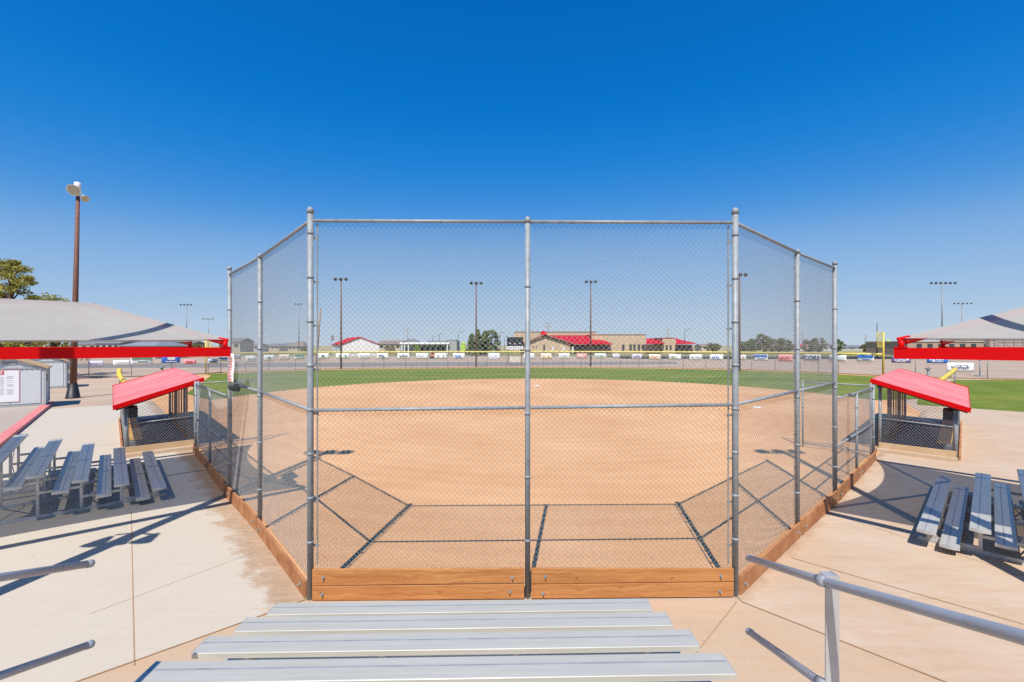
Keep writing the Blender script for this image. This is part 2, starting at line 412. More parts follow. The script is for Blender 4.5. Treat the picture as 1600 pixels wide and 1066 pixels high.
def grass_mat():
    m = bpy.data.materials.new('mown_turf'); m.use_nodes = True
    N = m.node_tree.nodes; L = m.node_tree.links; b = N['Principled BSDF']
    b.inputs['Roughness'].default_value = 0.9; b.inputs['Specular IOR Level'].default_value = 0.15
    src = N.new('ShaderNodeTexCoord').outputs['Object']
    big = noise(N, L, src, 0.12, 8, 0.65, ((0.4,1.5,1), R(10)))
    fine = noise(N, L, src, 6, 8, 0.8)
    c = ramp2(N, L, big, (0.095,0.172,0.016), (0.21,0.235,0.038), 0.35, 0.65)
    dry = noise(N, L, src, 0.9, 8, 0.75, ((0.35,1.3,1), R(15)))
    c = mixc(N, L, mathn(N, L, 'MULTIPLY', ramp2(N, L, dry, (0,0,0), (1,1,1), 0.50, 0.72), 0.55), c, (0.33,0.29,0.09))
    wv = N.new('ShaderNodeTexWave'); wv.inputs['Scale'].default_value = 0.10; wv.inputs['Distortion'].default_value = 1.0
    mpw = N.new('ShaderNodeMapping'); mpw.inputs['Rotation'].default_value = (0, 0, R(35)); L.new(src, mpw.inputs['Vector']); L.new(mpw.outputs[0], wv.inputs['Vector'])
    c = mixc(N, L, 0.35, c, ramp2(N, L, wv.outputs['Fac'], (0.82,0.86,0.8), (1.08,1.05,1.0), 0.4, 0.6), 'MULTIPLY')
    c = mixc(N, L, 0.6, c, ramp2(N, L, fine, (0.45,0.45,0.4), (1.05,1.05,1), 0.3, 0.62), 'MULTIPLY')
    L.new(c, b.inputs['Base Color'])
    bp = N.new('ShaderNodeBump'); bp.inputs['Strength'].default_value = 0.6; bp.inputs['Distance'].default_value = 0.05
    L.new(fine, bp.inputs['Height']); L.new(bp.outputs['Normal'], b.inputs['Normal'])
    return m

# ------------------------------------------------------------ key plan points
LP = [Vector((-2.835,6.30,0)), Vector((-4.84,8.60,0)), Vector((-6.62,10.5,0))]
RP = [Vector((3.188,6.40,0)), Vector((5.352,8.40,0)), Vector((7.352,10.2,0))]
MID = Vector((0.221,6.35,0))
LE = Vector((-10.6,15.0,0)); RE = Vector((11.3,14.0,0))
DL = (LE-LP[0]).normalized(); DR = (RE-RP[0]).normalized()
NL = Vector((-DL.y, DL.x, 0)); NR = Vector((DR.y, -DR.x, 0))      # outward (away from the field)

M['conc_left'] = concrete('pale_concrete', (0.525,0.47,0.385), (0.49,0.40,0.29), 0.38,
                          [((LP[0].x, LP[0].y), (NL.x, NL.y), 0.75)])
M['conc_right'] = concrete('dusty_concrete', (0.535,0.425,0.315), (0.475,0.305,0.18), 0.75,
                          [((RP[0].x, RP[0].y), (NR.x, NR.y), 0.35)])
M['conc_mid'] = concrete('dusty_concrete_middle', (0.50,0.375,0.26), (0.51,0.325,0.19), 0.7)
M['conc_back'] = concrete('grey_concrete', (0.41,0.345,0.285), (0.41,0.31,0.22), 0.4)
M['wood'] = knotty('orange_pine_board', (0.30,0.105,0.028), (0.45,0.185,0.06), (0.60,0.30,0.11))
M['clay'] = field_dirt(); M['turf'] = grass_mat()

# ------------------------------------------------------------ the setting
def sheet(name, pts, z, material):
    mb = MB(); mb.poly([(p[0], p[1], z) for p in pts])
    o = mb.build(name, material, fix=False); struct(o)
    # make sure it faces up
    if o.data.polygons[0].normal.z < 0: o.data.flip_normals()
    return o
sheet('ground', [(5000*math.cos(a), 5000*math.sin(a)) for a in [2*math.pi*i/64 for i in range(64)]], -0.016, M['dry_ground'])
sheet('dirt_lot', [(-150,28),(-60,20),(-45,-30),(45,-30),(60,30),(190,40),(190,117),(60,117),(30,150),(-150,150)], -0.012, M['dirt'])
# outside the outfield fence: asphalt drive and the dark path further right
sheet('road', [(-130,62),(-40,74),(0,79),(32,86),(36,99),(0,97),(-40,93),(-130,84)], -0.008, M['asphalt'])
sheet('path', [(30,120),(60,117),(250,117),(250,146),(60,146),(30,149)], -0.004, M['asphalt_dark'])
sheet('lawn', [(-140,152),(250,152),(250,260),(-140,260)], -0.008, mat('olive_lawn', (0.16,0.17,0.05), 0.95, 0, 0.2, 0.05, col2=(0.30,0.27,0.10)))

ARC_C = Vector((2.0,27.7,0)); ARC_R = 20.4
gL = LP[2] + DL*14; gR = RP[2] + DR*14
# infield clay: everything inside the fence up to the outfield
clay = [LP[0]+Vector((0,0.02,0)), RP[0]+Vector((0,0.02,0)), RP[1], RP[2], RE, RE+DR*14, Vector((30,36,0)), Vector((16,54,0)), Vector((-14,54,0)), Vector((-30,36,0)), LE+DL*14, LE, LP[2], LP[1]]
sheet('infield', [(p.x,p.y) for p in clay], 0.004, M['clay'])
FENCE = [(-38,56),(-37.7,58),(-33.8,62.3),(-28.5,66.5),(-19.8,69.2),(-10.2,71.2),(5.2,73.3),(20.3,71.2),(32.3,66.5),(39.1,60.8),(40.8,56),(43,52)]
arc = []
for i in range(41):
    a = R(4 + 172*i/40)
    arc.append((ARC_C.x + ARC_R*math.cos(a)*1.06, ARC_C.y + ARC_R*math.sin(a)))
sheet('warning_track', [(-39,50)] + FENCE + [(43.5,50)] + [(30,40),(0,50),(-30,40)], 0.0, M['clay'])
fin = [(x*0.985, y-1.3) for x, y in FENCE]
# outfield turf between the clay arc and the fence
sheet('outfield_grass', [(fin[-1][0]-1,46),(30,30.5)] + arc + [(-24,33),(-35.6,53)] + fin, 0.010, M['turf'])
# right-hand lawn past the dugout
a0 = Vector((25.95,25.45,0))
sheet('side_lawn', [(a0-NR*2.2)[:2], (a0+NR*16)[:2], (70,34), (62,46), (46,46.5), (30,33)], 0.004, M['turf'])

# concrete: left apron, middle strip under the stand, right apron, with sand-filled joints
bl = Vector((-2.9,6.27,0)); br = Vector((3.2,6.22,0))
ol = NL; orr = NR
sheet('pavement_left', [bl[:2], (bl+ol*14)[:2], (bl+ol*14+DL*30)[:2], (LE+DL*17.5)[:2], LE[:2], LP[2][:2], LP[1][:2], LP[0][:2]], 0.0, M['conc_left'])
sheet('pavement_right', [br[:2], (br+orr*14)[:2], (br+orr*40+DR*5)[:2], (a0+orr*16)[:2], (a0-orr*1.0)[:2], (RE+DR*15)[:2], RE[:2], RP[2][:2], RP[1][:2], RP[0][:2]], 0.0, M['conc_right'])
sheet('pavement_middle', [bl[:2], br[:2], (br+orr*14)[:2], (6,-8), (-7,-8), (bl+ol*14)[:2]], -0.004, M['conc_mid'])
def joint(a, b, w=0.012, z=0.004):
    a = Vector(a[:2]); b = Vector(b[:2]); d = (b-a).normalized(); n = Vector((-d.y, d.x))*w/2
    mbj.quad((*(a-n), z), (*(b-n), z), (*(b+n), z), (*(a+n), z))
mbj = MB()
joint(G(205,800), G(210,1040)); joint(G(140,960), G(400,862), 0.006); joint(bl, bl+ol*9, 0.02)
joint(br, br+orr*9, 0.022); joint(G(1237,872), G(1600,976), 0.03); joint(G(1151,941), G(1080,1030), 0.012)
joint(G(1290,800), G(1600,900), 0.008)
for k in (4.5, 8.5): joint(LP[0]+DL*(k+6.5)+ol*0.6, LP[0]+DL*(k+6.5)+ol*14, 0.01)
for k in (9.5, 13): joint(RP[0]+DR*(k+6.0)+orr*3, RP[0]+DR*(k+6.0)+orr*20, 0.01)
struct(mbj.build('pavement_joints', M['joint'], fix=False))

# raised slab with the faded red kerb on the left
k0 = Vector((-13.5,10.6,0)); k1 = Vector((-28.0,27.4,0)); kd = (k1-k0).normalized(); kn = Vector((-kd.y, kd.x, 0))
mb = MB(); q = [k0+kn*0.36, k1+kn*0.36, k1+kn*14, k0+kn*14]
mb.prism([p[:2] for p in q], -0.1, 0.148); struct(mb.build('raised_pavement', M['conc_back']))
mb = MB(); q = [k0, k1, k1+kn*0.358, k0+kn*0.358]
mb.prism([p[:2] for p in q], -0.1, 0.152); struct(mb.build('kerb', M['pink_kerb']))

# ------------------------------------------------------------ chain link
def chain(mb, a, b, z0a, z1a, z0b, z1b, pitch=0.075, r=0.0021, off=0.0):
    """woven mesh between plan points a and b; z0 bottom, z1 top at each end"""
    a = Vector((a[0], a[1], 0)); b = Vector((b[0], b[1], 0)); W = (b-a).length; d = (b-a)/W
    n = Vector((-d.y, d.x, 0))
    H = ((z1a-z0a)+(z1b-z0b))/2
    def pt(u, v, o):
        t = u/W; z0 = z0a+(z0b-z0a)*t; z1 = z1a+(z1b-z1a)*t
        return a + d*u + n*(o+off) + Vector((0,0,z0+(z1-z0)*v/H))
    c = -H
    while c < W:
        for sgn in (1, -1):
            u0 = max(0, c); u1 = min(W, c+H)
            if u1-u0 > 0.01:
                v0 = u0-c; v1 = u1-c
                if sgn < 0: v0 = H-v0; v1 = H-v1
                mb.wire(pt(u0, v0, sgn*r*0.8), pt(u1, v1, sgn*r*0.8), r)
        c += pitch

# ------------------------------------------------------------ backstop
def bands(mb, x, y, r, z0, z1, step, start=0.3):
    z = z0+start
    while z < z1-0.1:
        mb.tube([(x,y,z-0.02),(x,y,z+0.02)], r+0.005, 12)
        z += step
bs = thing('backstop', 'tall three sided chain link backstop on grey posts with orange kick boards', 'backstop', (MID.x, MID.y, 0))
TOP = {'l0':5.315, 'l1':5.255, 'l2':5.225, 'r0':5.315, 'r1':5.30, 'r2':5.32, 'm':5.315}
MIDZ = {'l0':2.65, 'l1':2.68, 'l2':2.68, 'r0':2.715, 'r1':2.71, 'r2':2.715, 'm':2.68}
BOT = {'l0':0.44, 'l1':0.40, 'l2':0.38, 'r0':0.40, 'r1':0.36, 'r2':0.34, 'm':0.43}
BOTW = {'l0':0.245, 'l1':0.285, 'l2':0.30, 'r0':0.265, 'r1':0.285, 'r2':0.295}
PT = {'l0':LP[0], 'l1':LP[1], 'l2':LP[2], 'r0':RP[0], 'r1':RP[1], 'r2':RP[2], 'm':MID}
for k, ext, r in (('l0',0.15,0.043),('r0',0.17,0.043),('m',0.03,0.038),('l1',0.03,0.040),('r1',0.03,0.040),('l2',0.15,0.043),('r2',0.12,0.045)):
    p = PT[k]; zt = TOP[k]+ext
    mb = MB(); mb.tube([(p.x,p.y,-0.05),(p.x,p.y,zt)], r, 16)
    bands(mb, p.x, p.y, r, 0.5, TOP[k], 0.62 if k in ('l0','r0') else 0.9)
    po = mb.build('post', M['galv'], bs)
    mb = MB(); mb.tube([(p.x,p.y,zt-0.05),(p.x,p.y,zt+0.01),(p.x,p.y,zt+0.03),(p.x,p.y,zt+0.045)], [r+0.006,r+0.006,r*0.8,r*0.3], 16)
    mb.build('post_cap', M['galv'], po)
for a, b in (('l0','m'),('m','r0'),('l0','l1'),('l1','l2'),('r0','r1'),('r1','r2')):
    pa, pb = PT[a], PT[b]
    d = (pb-pa).normalized()
    n = Vector((-d.y, d.x, 0))
    if n.dot(Vector((0,0,0))-pa) > 0: n = -n                    # n points to the field
    for nm, Z in (('top_rail', TOP), ('mid_rail', MIDZ)):
        mb = MB(); A = Vector((pa.x,pa.y,Z[a]))+d*0.04; B = Vector((pb.x,pb.y,Z[b]))-d*0.04
        mb.tube([A, B], 0.024, 12)
        for t in [0.2,0.4,0.6,0.8]:                            # tie wires round the rail
            c = A.lerp(B, t); mb.tube([c-d*0.006, c+d*0.006], 0.029, 8)
        mb.build(nm, M['galv'], bs)
    mb = MB()
    chain(mb, pa+d*0.05+n*0.03, pb-d*0.05+n*0.03, MIDZ[a]-0.01, TOP[a]+0.03, MIDZ[b]-0.01, TOP[b]+0.03, r=0.0021)
    mb.build('upper_mesh', M['wire'], bs, fix=False)
    mb = MB()
    BB = BOT if 'm' in (a, b) else BOTW
    chain(mb, pa+d*0.05+n*0.03, pb-d*0.05+n*0.03, BB[a]-0.03, MIDZ[a]+0.01, BB[b]-0.03, MIDZ[b]+0.01, r=0.0021)
    mb.build('lower_mesh', M['wire'], bs, fix=False)
    # flat tension bar beside each end post with clips
    for p_, s_ in ((a, 1), (b, -1)):
        if p_ in ('m',): continue
        mb = MB(); q = PT[p_] + d*s_*0.085 + n*0.03
        mb.box((q.x, q.y, (BOT[p_]+TOP[p_])/2), (0.018, 0.008, TOP[p_]-BOT[p_]-0.06), math.atan2(d.y, d.x))
        z = BOT[p_]+0.3
        while z < TOP[p_]-0.05:
            mb.bar(PT[p_]+Vector((0,0,z))+n*0.03, Vector((q.x,q.y,z))+d*s_*0.02, 0.012, 0.03)
            z += 0.62
        mb.build('tension_bar', M['galv_dark'], bs)
# kick boards
def kick(pa, pb, z0a, z1a, z0b, z1b, outward, parent, m, bolts=True, gap=0.006, off=0.045):
    d = (pb-pa).normalized()
    A = pa+d*0.05+outward*off; B = pb-d*0.05+outward*off
    mb = MB()
    t = 0.02
    va = [A+outward*t+Vector((0,0,z0a)), B+outward*t+Vector((0,0,z0b)), B+outward*t+Vector((0,0,z1b)), A+outward*t+Vector((0,0,z1a))]
    vb = [A-outward*t+Vector((0,0,z0a)), B-outward*t+Vector((0,0,z0b)), B-outward*t+Vector((0,0,z1b)), A-outward*t+Vector((0,0,z1a))]
    mb.quad(*va); mb.quad(*vb)
    for i in range(4):
        j = (i+1) % 4; mb.quad(va[i], va[j], vb[j], vb[i])
    o = mb.build('kick_board', m, parent)
    if m is M['wood'] or m is M['wood_old']:
        bv = o.modifiers.new('bevel', 'BEVEL'); bv.width = 0.006; bv.segments = 2
    if bolts:
        L_ = (B-A).length
        for u in (0.17, L_-0.17):
            zc = (z0a+z1a)/2 + random.uniform(-0.02, 0.02)
            c = A+d*(u+random.uniform(-0.04,0.04))+Vector((0,0,zc))
            mb = MB(); mb.tube([c+outward*t, c+outward*(t+0.012)], 0.022, 8); mb.tube([c+outward*(t+0.012), c+outward*(t+0.045)], 0.009, 8)
            mb.build('bolt', M['galv'], o)
FO = Vector((0.01,-1,0)).normalized()
for a, b, sl in (('l0','m',0.02),('m','r0',0.0)):
    pa, pb = PT[a], PT[b]
    kick(pa, pb, 0.005, 0.205, 0.005, 0.21, FO, bs, M['wood'])
    kick(pa, pb, 0.213, BOT[a], 0.222+sl*0.4, BOT[b], FO, bs, M['wood'])
for s, key in ((-1,'l'),(1,'r')):
    O = NL if s < 0 else NR
    e = LE if s < 0 else RE
    p0, p1, p2 = PT[key+'0'], PT[key+'1'], PT[key+'2']
    for (pa, pb, za, zb) in ((p0,p1,BOTW[key+'0'],BOTW[key+'1']-0.012),(p1,p2,BOTW[key+'1']+0.012,BOTW[key+'2']-0.012)):
        kick(pa, pb, 0.0, za, 0.0, zb, O, bs, M['wood_old'])

# lower fence that carries each wing on to the dugout
def wing_fence(p0, p1, O, label, zt0, zt1, bot0):
    t = thing('wing_fence', label, 'fence', (p0.x, p0.y, 0))
    d = (p1-p0).normalized(); n = -O
    for q, r, ext in ((p0.lerp(p1, 0.485), 0.03, 0.0), (p1-d*0.06, 0.04, 0.1)):
        f = (q-p0).length/(p1-p0).length
        mb = MB(); mb.tube([(q.x,q.y,-0.05),(q.x,q.y,zt0+(zt1-zt0)*f+ext)], r, 12); bands(mb, q.x, q.y, r, 0.4, 2.2, 0.6)
        mb.build('post', M['galv'], t)
    for nm, za, zb in (('top_rail', zt0, zt1), ('mid_rail', 1.25, 1.13)):
        mb = MB(); mb.tube([p0+d*0.05+Vector((0,0,za)), p1-d*0.08+Vector((0,0,zb))], 0.022, 10); mb.build(nm, M['galv'], t)
    mb = MB(); chain(mb, p0+d*0.06+n*0.03, p1-d*0.06+n*0.03, bot0-0.03, zt0+0.03, bot0-0.05, zt1+0.03, r=0.0017)
    mb.build('mesh_panel', M['wire'], t, fix=False)
    m_ = p0.lerp(p1, 0.5)
    kick(p0, m_, 0, bot0, 0, bot0, O, t, M['wood_old'], True, off=0.05)
    kick(m_, p1, 0, bot0-0.04, 0, bot0-0.04, O, t, M['wood_old'], True, off=0.05)
    return t
wing_fence(LP[2], LE, NL, 'low chain link fence from the backstop to the left dugout, in sail shade', 2.36, 2.26, 0.31)
wing_fence(RP[2], RE, NR, 'low chain link fence from the backstop to the right dugout, in full sun', 2.34, 2.24, 0.31)
# gate frame just behind each wing end, reaching over to the dugout
def gate(p0, p1, label):
    t = thing('field_gate', label, 'gate', (p0.x, p0.y, 0))
    d = (p1-p0).normalized()
    for q in (p0, p1):
        mb = MB(); mb.tube([(q.x,q.y,0),(q.x,q.y,2.35)], 0.03, 10); bands(mb, q.x, q.y, 0.03, 0.4, 2.3, 0.7); mb.build('post', M['galv'], t)
    for z in (0.15, 2.28):
        mb = MB(); mb.tube([p0+Vector((0,0,z)), p1+Vector((0,0,z))], 0.022, 10); mb.build('rail', M['galv'], t)
    mb = MB(); chain(mb, p0, p1, 0.12, 2.3, 0.12, 2.3, r=0.0017); mb.build('mesh_panel', M['wire'], t, fix=False)
gate(LE+DL*0.35-NL*0.12, LE+DL*0.35-NL*2.0, 'chain link gate at the near corner of the left dugout')
gate(RE+DR*0.35-NR*0.12, RE+DR*0.35-NR*2.0, 'chain link gate at the near corner of the right dugout')
# narrow upright banner and cloth hung on the left wing
b0 = LP[2]+Vector((0.10,0,0)); dd = (LP[1]-LP[2]).normalized()
t = thing('pennant', 'narrow upright white banner with red marks hung beside left end post of backstop', 'banner', (b0.x, b0.y, 2.7))
A = LP[2]+dd*0.12+NL*0.05; B = LP[2]+dd*0.78+NL*0.05
mb = MB(); n_ = 10
for i in range(n_):
    f0, f1 = i/n_, (i+1)/n_
    w = lambda f, o: NL*(0.012*math.sin(f*7)+o)
    mb.quad(A+w(f0,0)+Vector((0,0,2.72+0.66*f0)), B+w(f0,0.02)+Vector((0,0,2.72+0.66*f0)), B+w(f1,0.02)+Vector((0,0,2.72+0.66*f1)), A+w(f1,0)+Vector((0,0,2.72+0.66*f1)), True)
o = mb.build('cloth', M['white'], t); sd = o.modifiers.new('solid', 'SOLIDIFY'); sd.thickness = 0.004
mb = MB()
for i in range(9):
    f = 0.06+0.1*i
    c = A.lerp(B, 0.42)+NL*(0.012*math.sin(f*7)+0.018)+Vector((0,0,2.72+0.66*f))
    mb.box(c, (0.30+0.05*(i % 3), 0.006, 0.035), math.atan2(dd.y, dd.x))
mb.build('printed_marks', M['pink_print'], t)
mb = MB()
A = LP[2]+dd*0.3; 
for i in range(8):
    a = A+dd*(0.10*i); z = 2.69
    mb.tube([a+NL*0.05+Vector((0,0,z-0.10-0.04*math.sin(i*1.9))), a+NL*0.035+Vector((0,0,z+0.02)), a+Vector((0,0,z+0.035)), a-NL*0.035+Vector((0,0,z+0.02)), a-NL*0.05+Vector((0,0,z-0.05-0.03*math.cos(i*2.3)))], 0.05, 6)
tag(mb.build('draped_cloth', M['shade_cloth']), 'dark cloth draped over middle rail at left end of backstop', 'cloth')

# ------------------------------------------------------------ bleachers (all three are one model)
ROWS = 5; SP = 0.65; RISE = 0.215; Z0 = 0.335; LEN = 4.65
def plank(y, z, w, mlabel, parent, m, bulge=0.022):
    """hollow plank along x: grooved top, lip in front, closed with rounded end caps"""
    prof = [(-w/2,-0.045),(-w/2,0.0),(-w/2+0.006,0.004),(w/2-0.006,0.004),(w/2,0.0),(w/2,-0.045),(w/2-0.02,-0.045),(w/2-0.02,-0.01),(-w/2+0.02,-0.01),(-w/2+0.02,-0.045)]
    mb = MB(); mb.profile(prof, (-LEN/2,y,z), (LEN/2,y,z), (0,1,0))
    o = mb.build(mlabel, m, parent, local=True)
    mb = MB(); mb.box((0,y+0.022,z+0.0035),(LEN-0.01,0.017,0.003)); mb.build('groove_shade_strip', M['alu_groove_shade'], o, local=True)  # darker, bluer strip painted in for the groove's shade line
    for s in (-1, 1):
        mb = MB(); n = 9
        out = [(s*LEN/2, y-w/2-0.001)] + [(s*(LEN/2+0.004+bulge*math.sin(math.pi*i/(n-1))), y-w/2-0.001+(w+0.002)*i/(n-1)) for i in range(n)] + [(s*LEN/2, y+w/2+0.001)]
        mb.prism(out, z-0.047, z+0.006)
        mb.build('end_cap', M['alu_frame'], o, local=True)
    return o
def make_bleacher(label, loc, rz, group, bulge):
    t = thing('bleacher', label, 'bleachers', loc, rz, group)
    for k in range(ROWS):
        plank(-0.125-SP*k, Z0+RISE*k, 0.25, 'seat_plank', t, M['alu'], bulge)
        if k: plank(-0.125-SP*k+0.36, Z0+RISE*k-0.385, 0.25, 'foot_plank', t, M['alu'], bulge)
    depth = SP*(ROWS-1)+0.25
    for x in (-1.85, -0.62, 0.62, 1.85):
        mb = MB()
        mb.bar((x,0.02,0.035), (x,-depth-0.05,0.035), 0.055, 0.07)
        for k in range(ROWS):
            y = -0.125-SP*k; zs = Z0+RISE*k-0.045
            mb.bar((x,y,0.07), (x,y,zs-0.03), 0.05, 0.05)
            mb.bar((x,y-0.10,zs-0.0155), (x,y+0.10,zs-0.0155), 0.05, 0.03)
            if k:
                zf = Z0+RISE*k-0.385-0.045
                mb.bar((x+0.004,y-0.02,zf-0.026), (x+0.004,y+SP-0.02,zf-0.026), 0.045, 0.05)
        mb.build('support_frame', M['alu_frame'], t, local=True)
    for x0, x1 in ((-1.85,-0.62),(0.62,1.85)):
        for k in (2, 4):
            y = -0.125-SP*k-0.04; zt = Z0+RISE*k-0.15
            mb = MB(); mb.bar((x0,y,0.12), (x1,y,zt), 0.01, 0.04); mb.bar((x1,y-0.012,0.12), (x0,y-0.012,zt), 0.01, 0.04)
            mb.build('cross_brace', M['alu_frame'], t, local=True)
    return t
BG = 'aluminium bleachers round the backstop'
main_b = make_bleacher('silver aluminium bleachers in the foreground, facing the backstop head on, with pipe guard rails', (-0.615,5.66,0), R(1.26), BG, 0.003)
lb_a = math.atan2(-DL.y, -DL.x)            # local +x runs towards the camera, +y faces the field
left_b = make_bleacher('aluminium bleachers under the grey sail left of the backstop, beside the red kerb', (-9.45,11.98,0), math.atan2(3.43,-3.07)-math.pi, BG, 0.024)
right_b = copy_tree(left_b); right_b.location = (8.82,9.48,0); right_b.rotation_euler.z = math.atan2(0.684,0.73)
right_b['label'] = 'aluminium bleachers in front of the right dugout, cut off by the right photo edge'

# guard rails of the foreground stand
def guard(x, zoff, post_ys, yend):
    sl = 0.345
    g = None
    def zt(Y): return 1.90 + (3.5-Y)*sl
    mb = MB()
    pts = [(x(Y), Y, zt(Y)) for Y in (yend, 2.5, 1.2, 0.4)]
    mb.tube(pts, 0.0245, 14)
    for Y in post_ys: mb.tube([(x(Y), Y+0.035, zt(Y+0.035)), (x(Y), Y-0.035, zt(Y-0.035))], 0.031, 14)
    e = Vector(pts[0])
    mb.tube([e+Vector((0,-0.04,0.0138)), e, e+Vector((0,0.01,-0.003))], [0.027,0.027,0.015], 14)
    g = mb.build('guard_rail', M['pipe'], main_b)
    mb = MB()
    pts = [(x(Y), Y, zt(Y)-0.575) for Y in (yend, 2.5, 1.2, 0.4)]
    mb.tube(pts, 0.0245, 14)
    for Y in post_ys: mb.tube([(x(Y), Y+0.035, zt(Y+0.035)-0.575), (x(Y), Y-0.035, zt(Y-0.035)-0.575)], 0.031, 14)
    e = Vector(pts[0]); mb.tube([e+Vector((0,-0.04,0.0138)), e, e+Vector((0,0.01,-0.003))], [0.027,0.027,0.015], 14)
    mb.build('guard_rail', M['pipe'], main_b)
    for Y in post_ys:
        mb = MB(); xx = x(Y)+zoff
        # angle-section post: two flanges
        mb.box((xx, Y-0.030, zt(Y)*0.5+0.045), (0.075, 0.008, zt(Y)-0.0))
        mb.box((xx+0.0335, Y-0.0, zt(Y)*0.5+0.045), (0.008, 0.052, zt(Y)-0.0))
        mb.bar((xx-0.03,Y,zt(Y)+0.035),(xx+0.045,Y,zt(Y)+0.035),0.06,0.008)
        mb.build('rail_post', M['alu_frame'], main_b)
guard(lambda Y: 1.735+(Y-2.5)*0.115*1.0 if Y > 2.5 else 1.735+(Y-2.5)*0.05, 0.03, (2.5, 1.0), 3.5)
guard(lambda Y: -2.99-(Y-2.5)*0.02, -0.03, (2.42, 1.0), 3.2)

# ------------------------------------------------------------ shade sails
def make_shade(A, xd, s, label):
    a = math.atan2(xd.y, xd.x)
    t = thing('shade_canopy', label, 'shade canopy', (A[0], A[1], 0), a)
    L_, W_ = 6.3, 9.5
    zb = 3.435; H = 4.5; zc = 3.68; ins = 2.1
    f = lambda p: (p[0], s*p[1], p[2])
    def part(name, m, fn):
        mb = MB(); fn(mb); mb.xf(f); return mb.build(name, m, t, local=True)
    for x in (0, L_):
        part('beam', M['red'], lambda mb: mb.bar((x,-0.02,zb),(x,W_+0.3,zb),0.14,0.175))
        part('column', M['red'], lambda mb: (mb.bar((x,W_+0.15,0.0),(x,W_+0.15,zb-0.09),0.25,0.25), mb.box((x,W_+0.15,0.012),(0.45,0.45,0.024))))
        part('bracket', M['red'], lambda mb: (mb.tube([(x,0.06,zb+0.08),(x,0.06,zb+0.20)],0.042,10), mb.tube([(x,0.06,zb+0.16),(x,0.03,zb+0.23),(x+(0.14 if x == 0 else -0.14),0.14,zb+0.26)],0.033,10), mb.box((x,0.06,zb+0.095),(0.16,0.16,0.02))))
        part('bracket', M['red'], lambda mb: (mb.tube([(x,W_-0.06,zb+0.08),(x,W_-0.06,zb+0.24)],0.05,10)))
        xi = 0.06 if x == 0 else L_-0.06
        part('hip_rafter', M['dark_red'], lambda mb: mb.tube([(xi,0.1,zc-0.06),(L_/2,ins,H-0.06)],0.045,10))
        part('hip_rafter', M['dark_red'], lambda mb: mb.tube([(xi,W_-0.1,zc-0.06),(L_/2,W_-ins,H-0.06)],0.045,10))
    part('tie_beam', M['red'], lambda mb: mb.bar((0.07,W_+0.15,zb),(L_-0.07,W_+0.15,zb),0.14,0.172))
    part('ridge_pole', M['dark_red'], lambda mb: mb.tube([(L_/2,ins,H-0.06),(L_/2,W_-ins,H-0.06)],0.045,10))
    # cloth: four stretched panels, edges scooped in between the corners
    mb = MB(); nu, nv = 28, 10
    def panel(edge, top, flip):
        g = []
        for i in range(nu+1):
            u = i/nu; row = []
            for j in range(nv+1):
                v = j/nv
                p = Vector(edge(u)).lerp(Vector(top(u)), v)
                p.z -= 0.10*math.sin(math.pi*v)*math.sin(math.pi*u)
                row.append(p)
            g.append(row)
        for i in range(nu):
            for j in range(nv):
                mb.quad(g[i][j], g[i+1][j], g[i+1][j+1], g[i][j+1], True)
    def hipx(y):
        if y < ins: k = y/ins
        elif y > W_-ins: k = (W_-y)/ins
        else: k = 1
        return k
    sag = 0.55
    for x, sg in ((0,1),(L_,-1)):
        panel(lambda u: (x+sg*sag*4*u*(1-u), u*W_, zc-0.04*4*u*(1-u)),
              lambda u: (x+sg*L_/2*hipx(u*W_), u*W_, zc+(H-zc)*hipx(u*W_)), sg < 0)
    for y, sg in ((0,1),(W_,-1)):
        panel(lambda u: (u*L_, y+sg*0.6*4*u*(1-u), zc-0.04*4*u*(1-u)),
              lambda u: (u*L_, y+sg*ins*(1-abs(2*u-1)), zc+(H-zc)*(1-abs(2*u-1))), sg > 0)
    mb.xf(f)
    mb.build('sail_cloth', M['sail'], t, local=True)
    return t
make_shade((-5.56,8.80), Vector((-0.654,0.757,0)), 1, 'grey fabric shade sail on red beams above the left bleachers')
make_shade((6.26,7.30), Vector((0.747,0.665,0)), -1, 'grey fabric shade sail on red beams above the right bleachers')

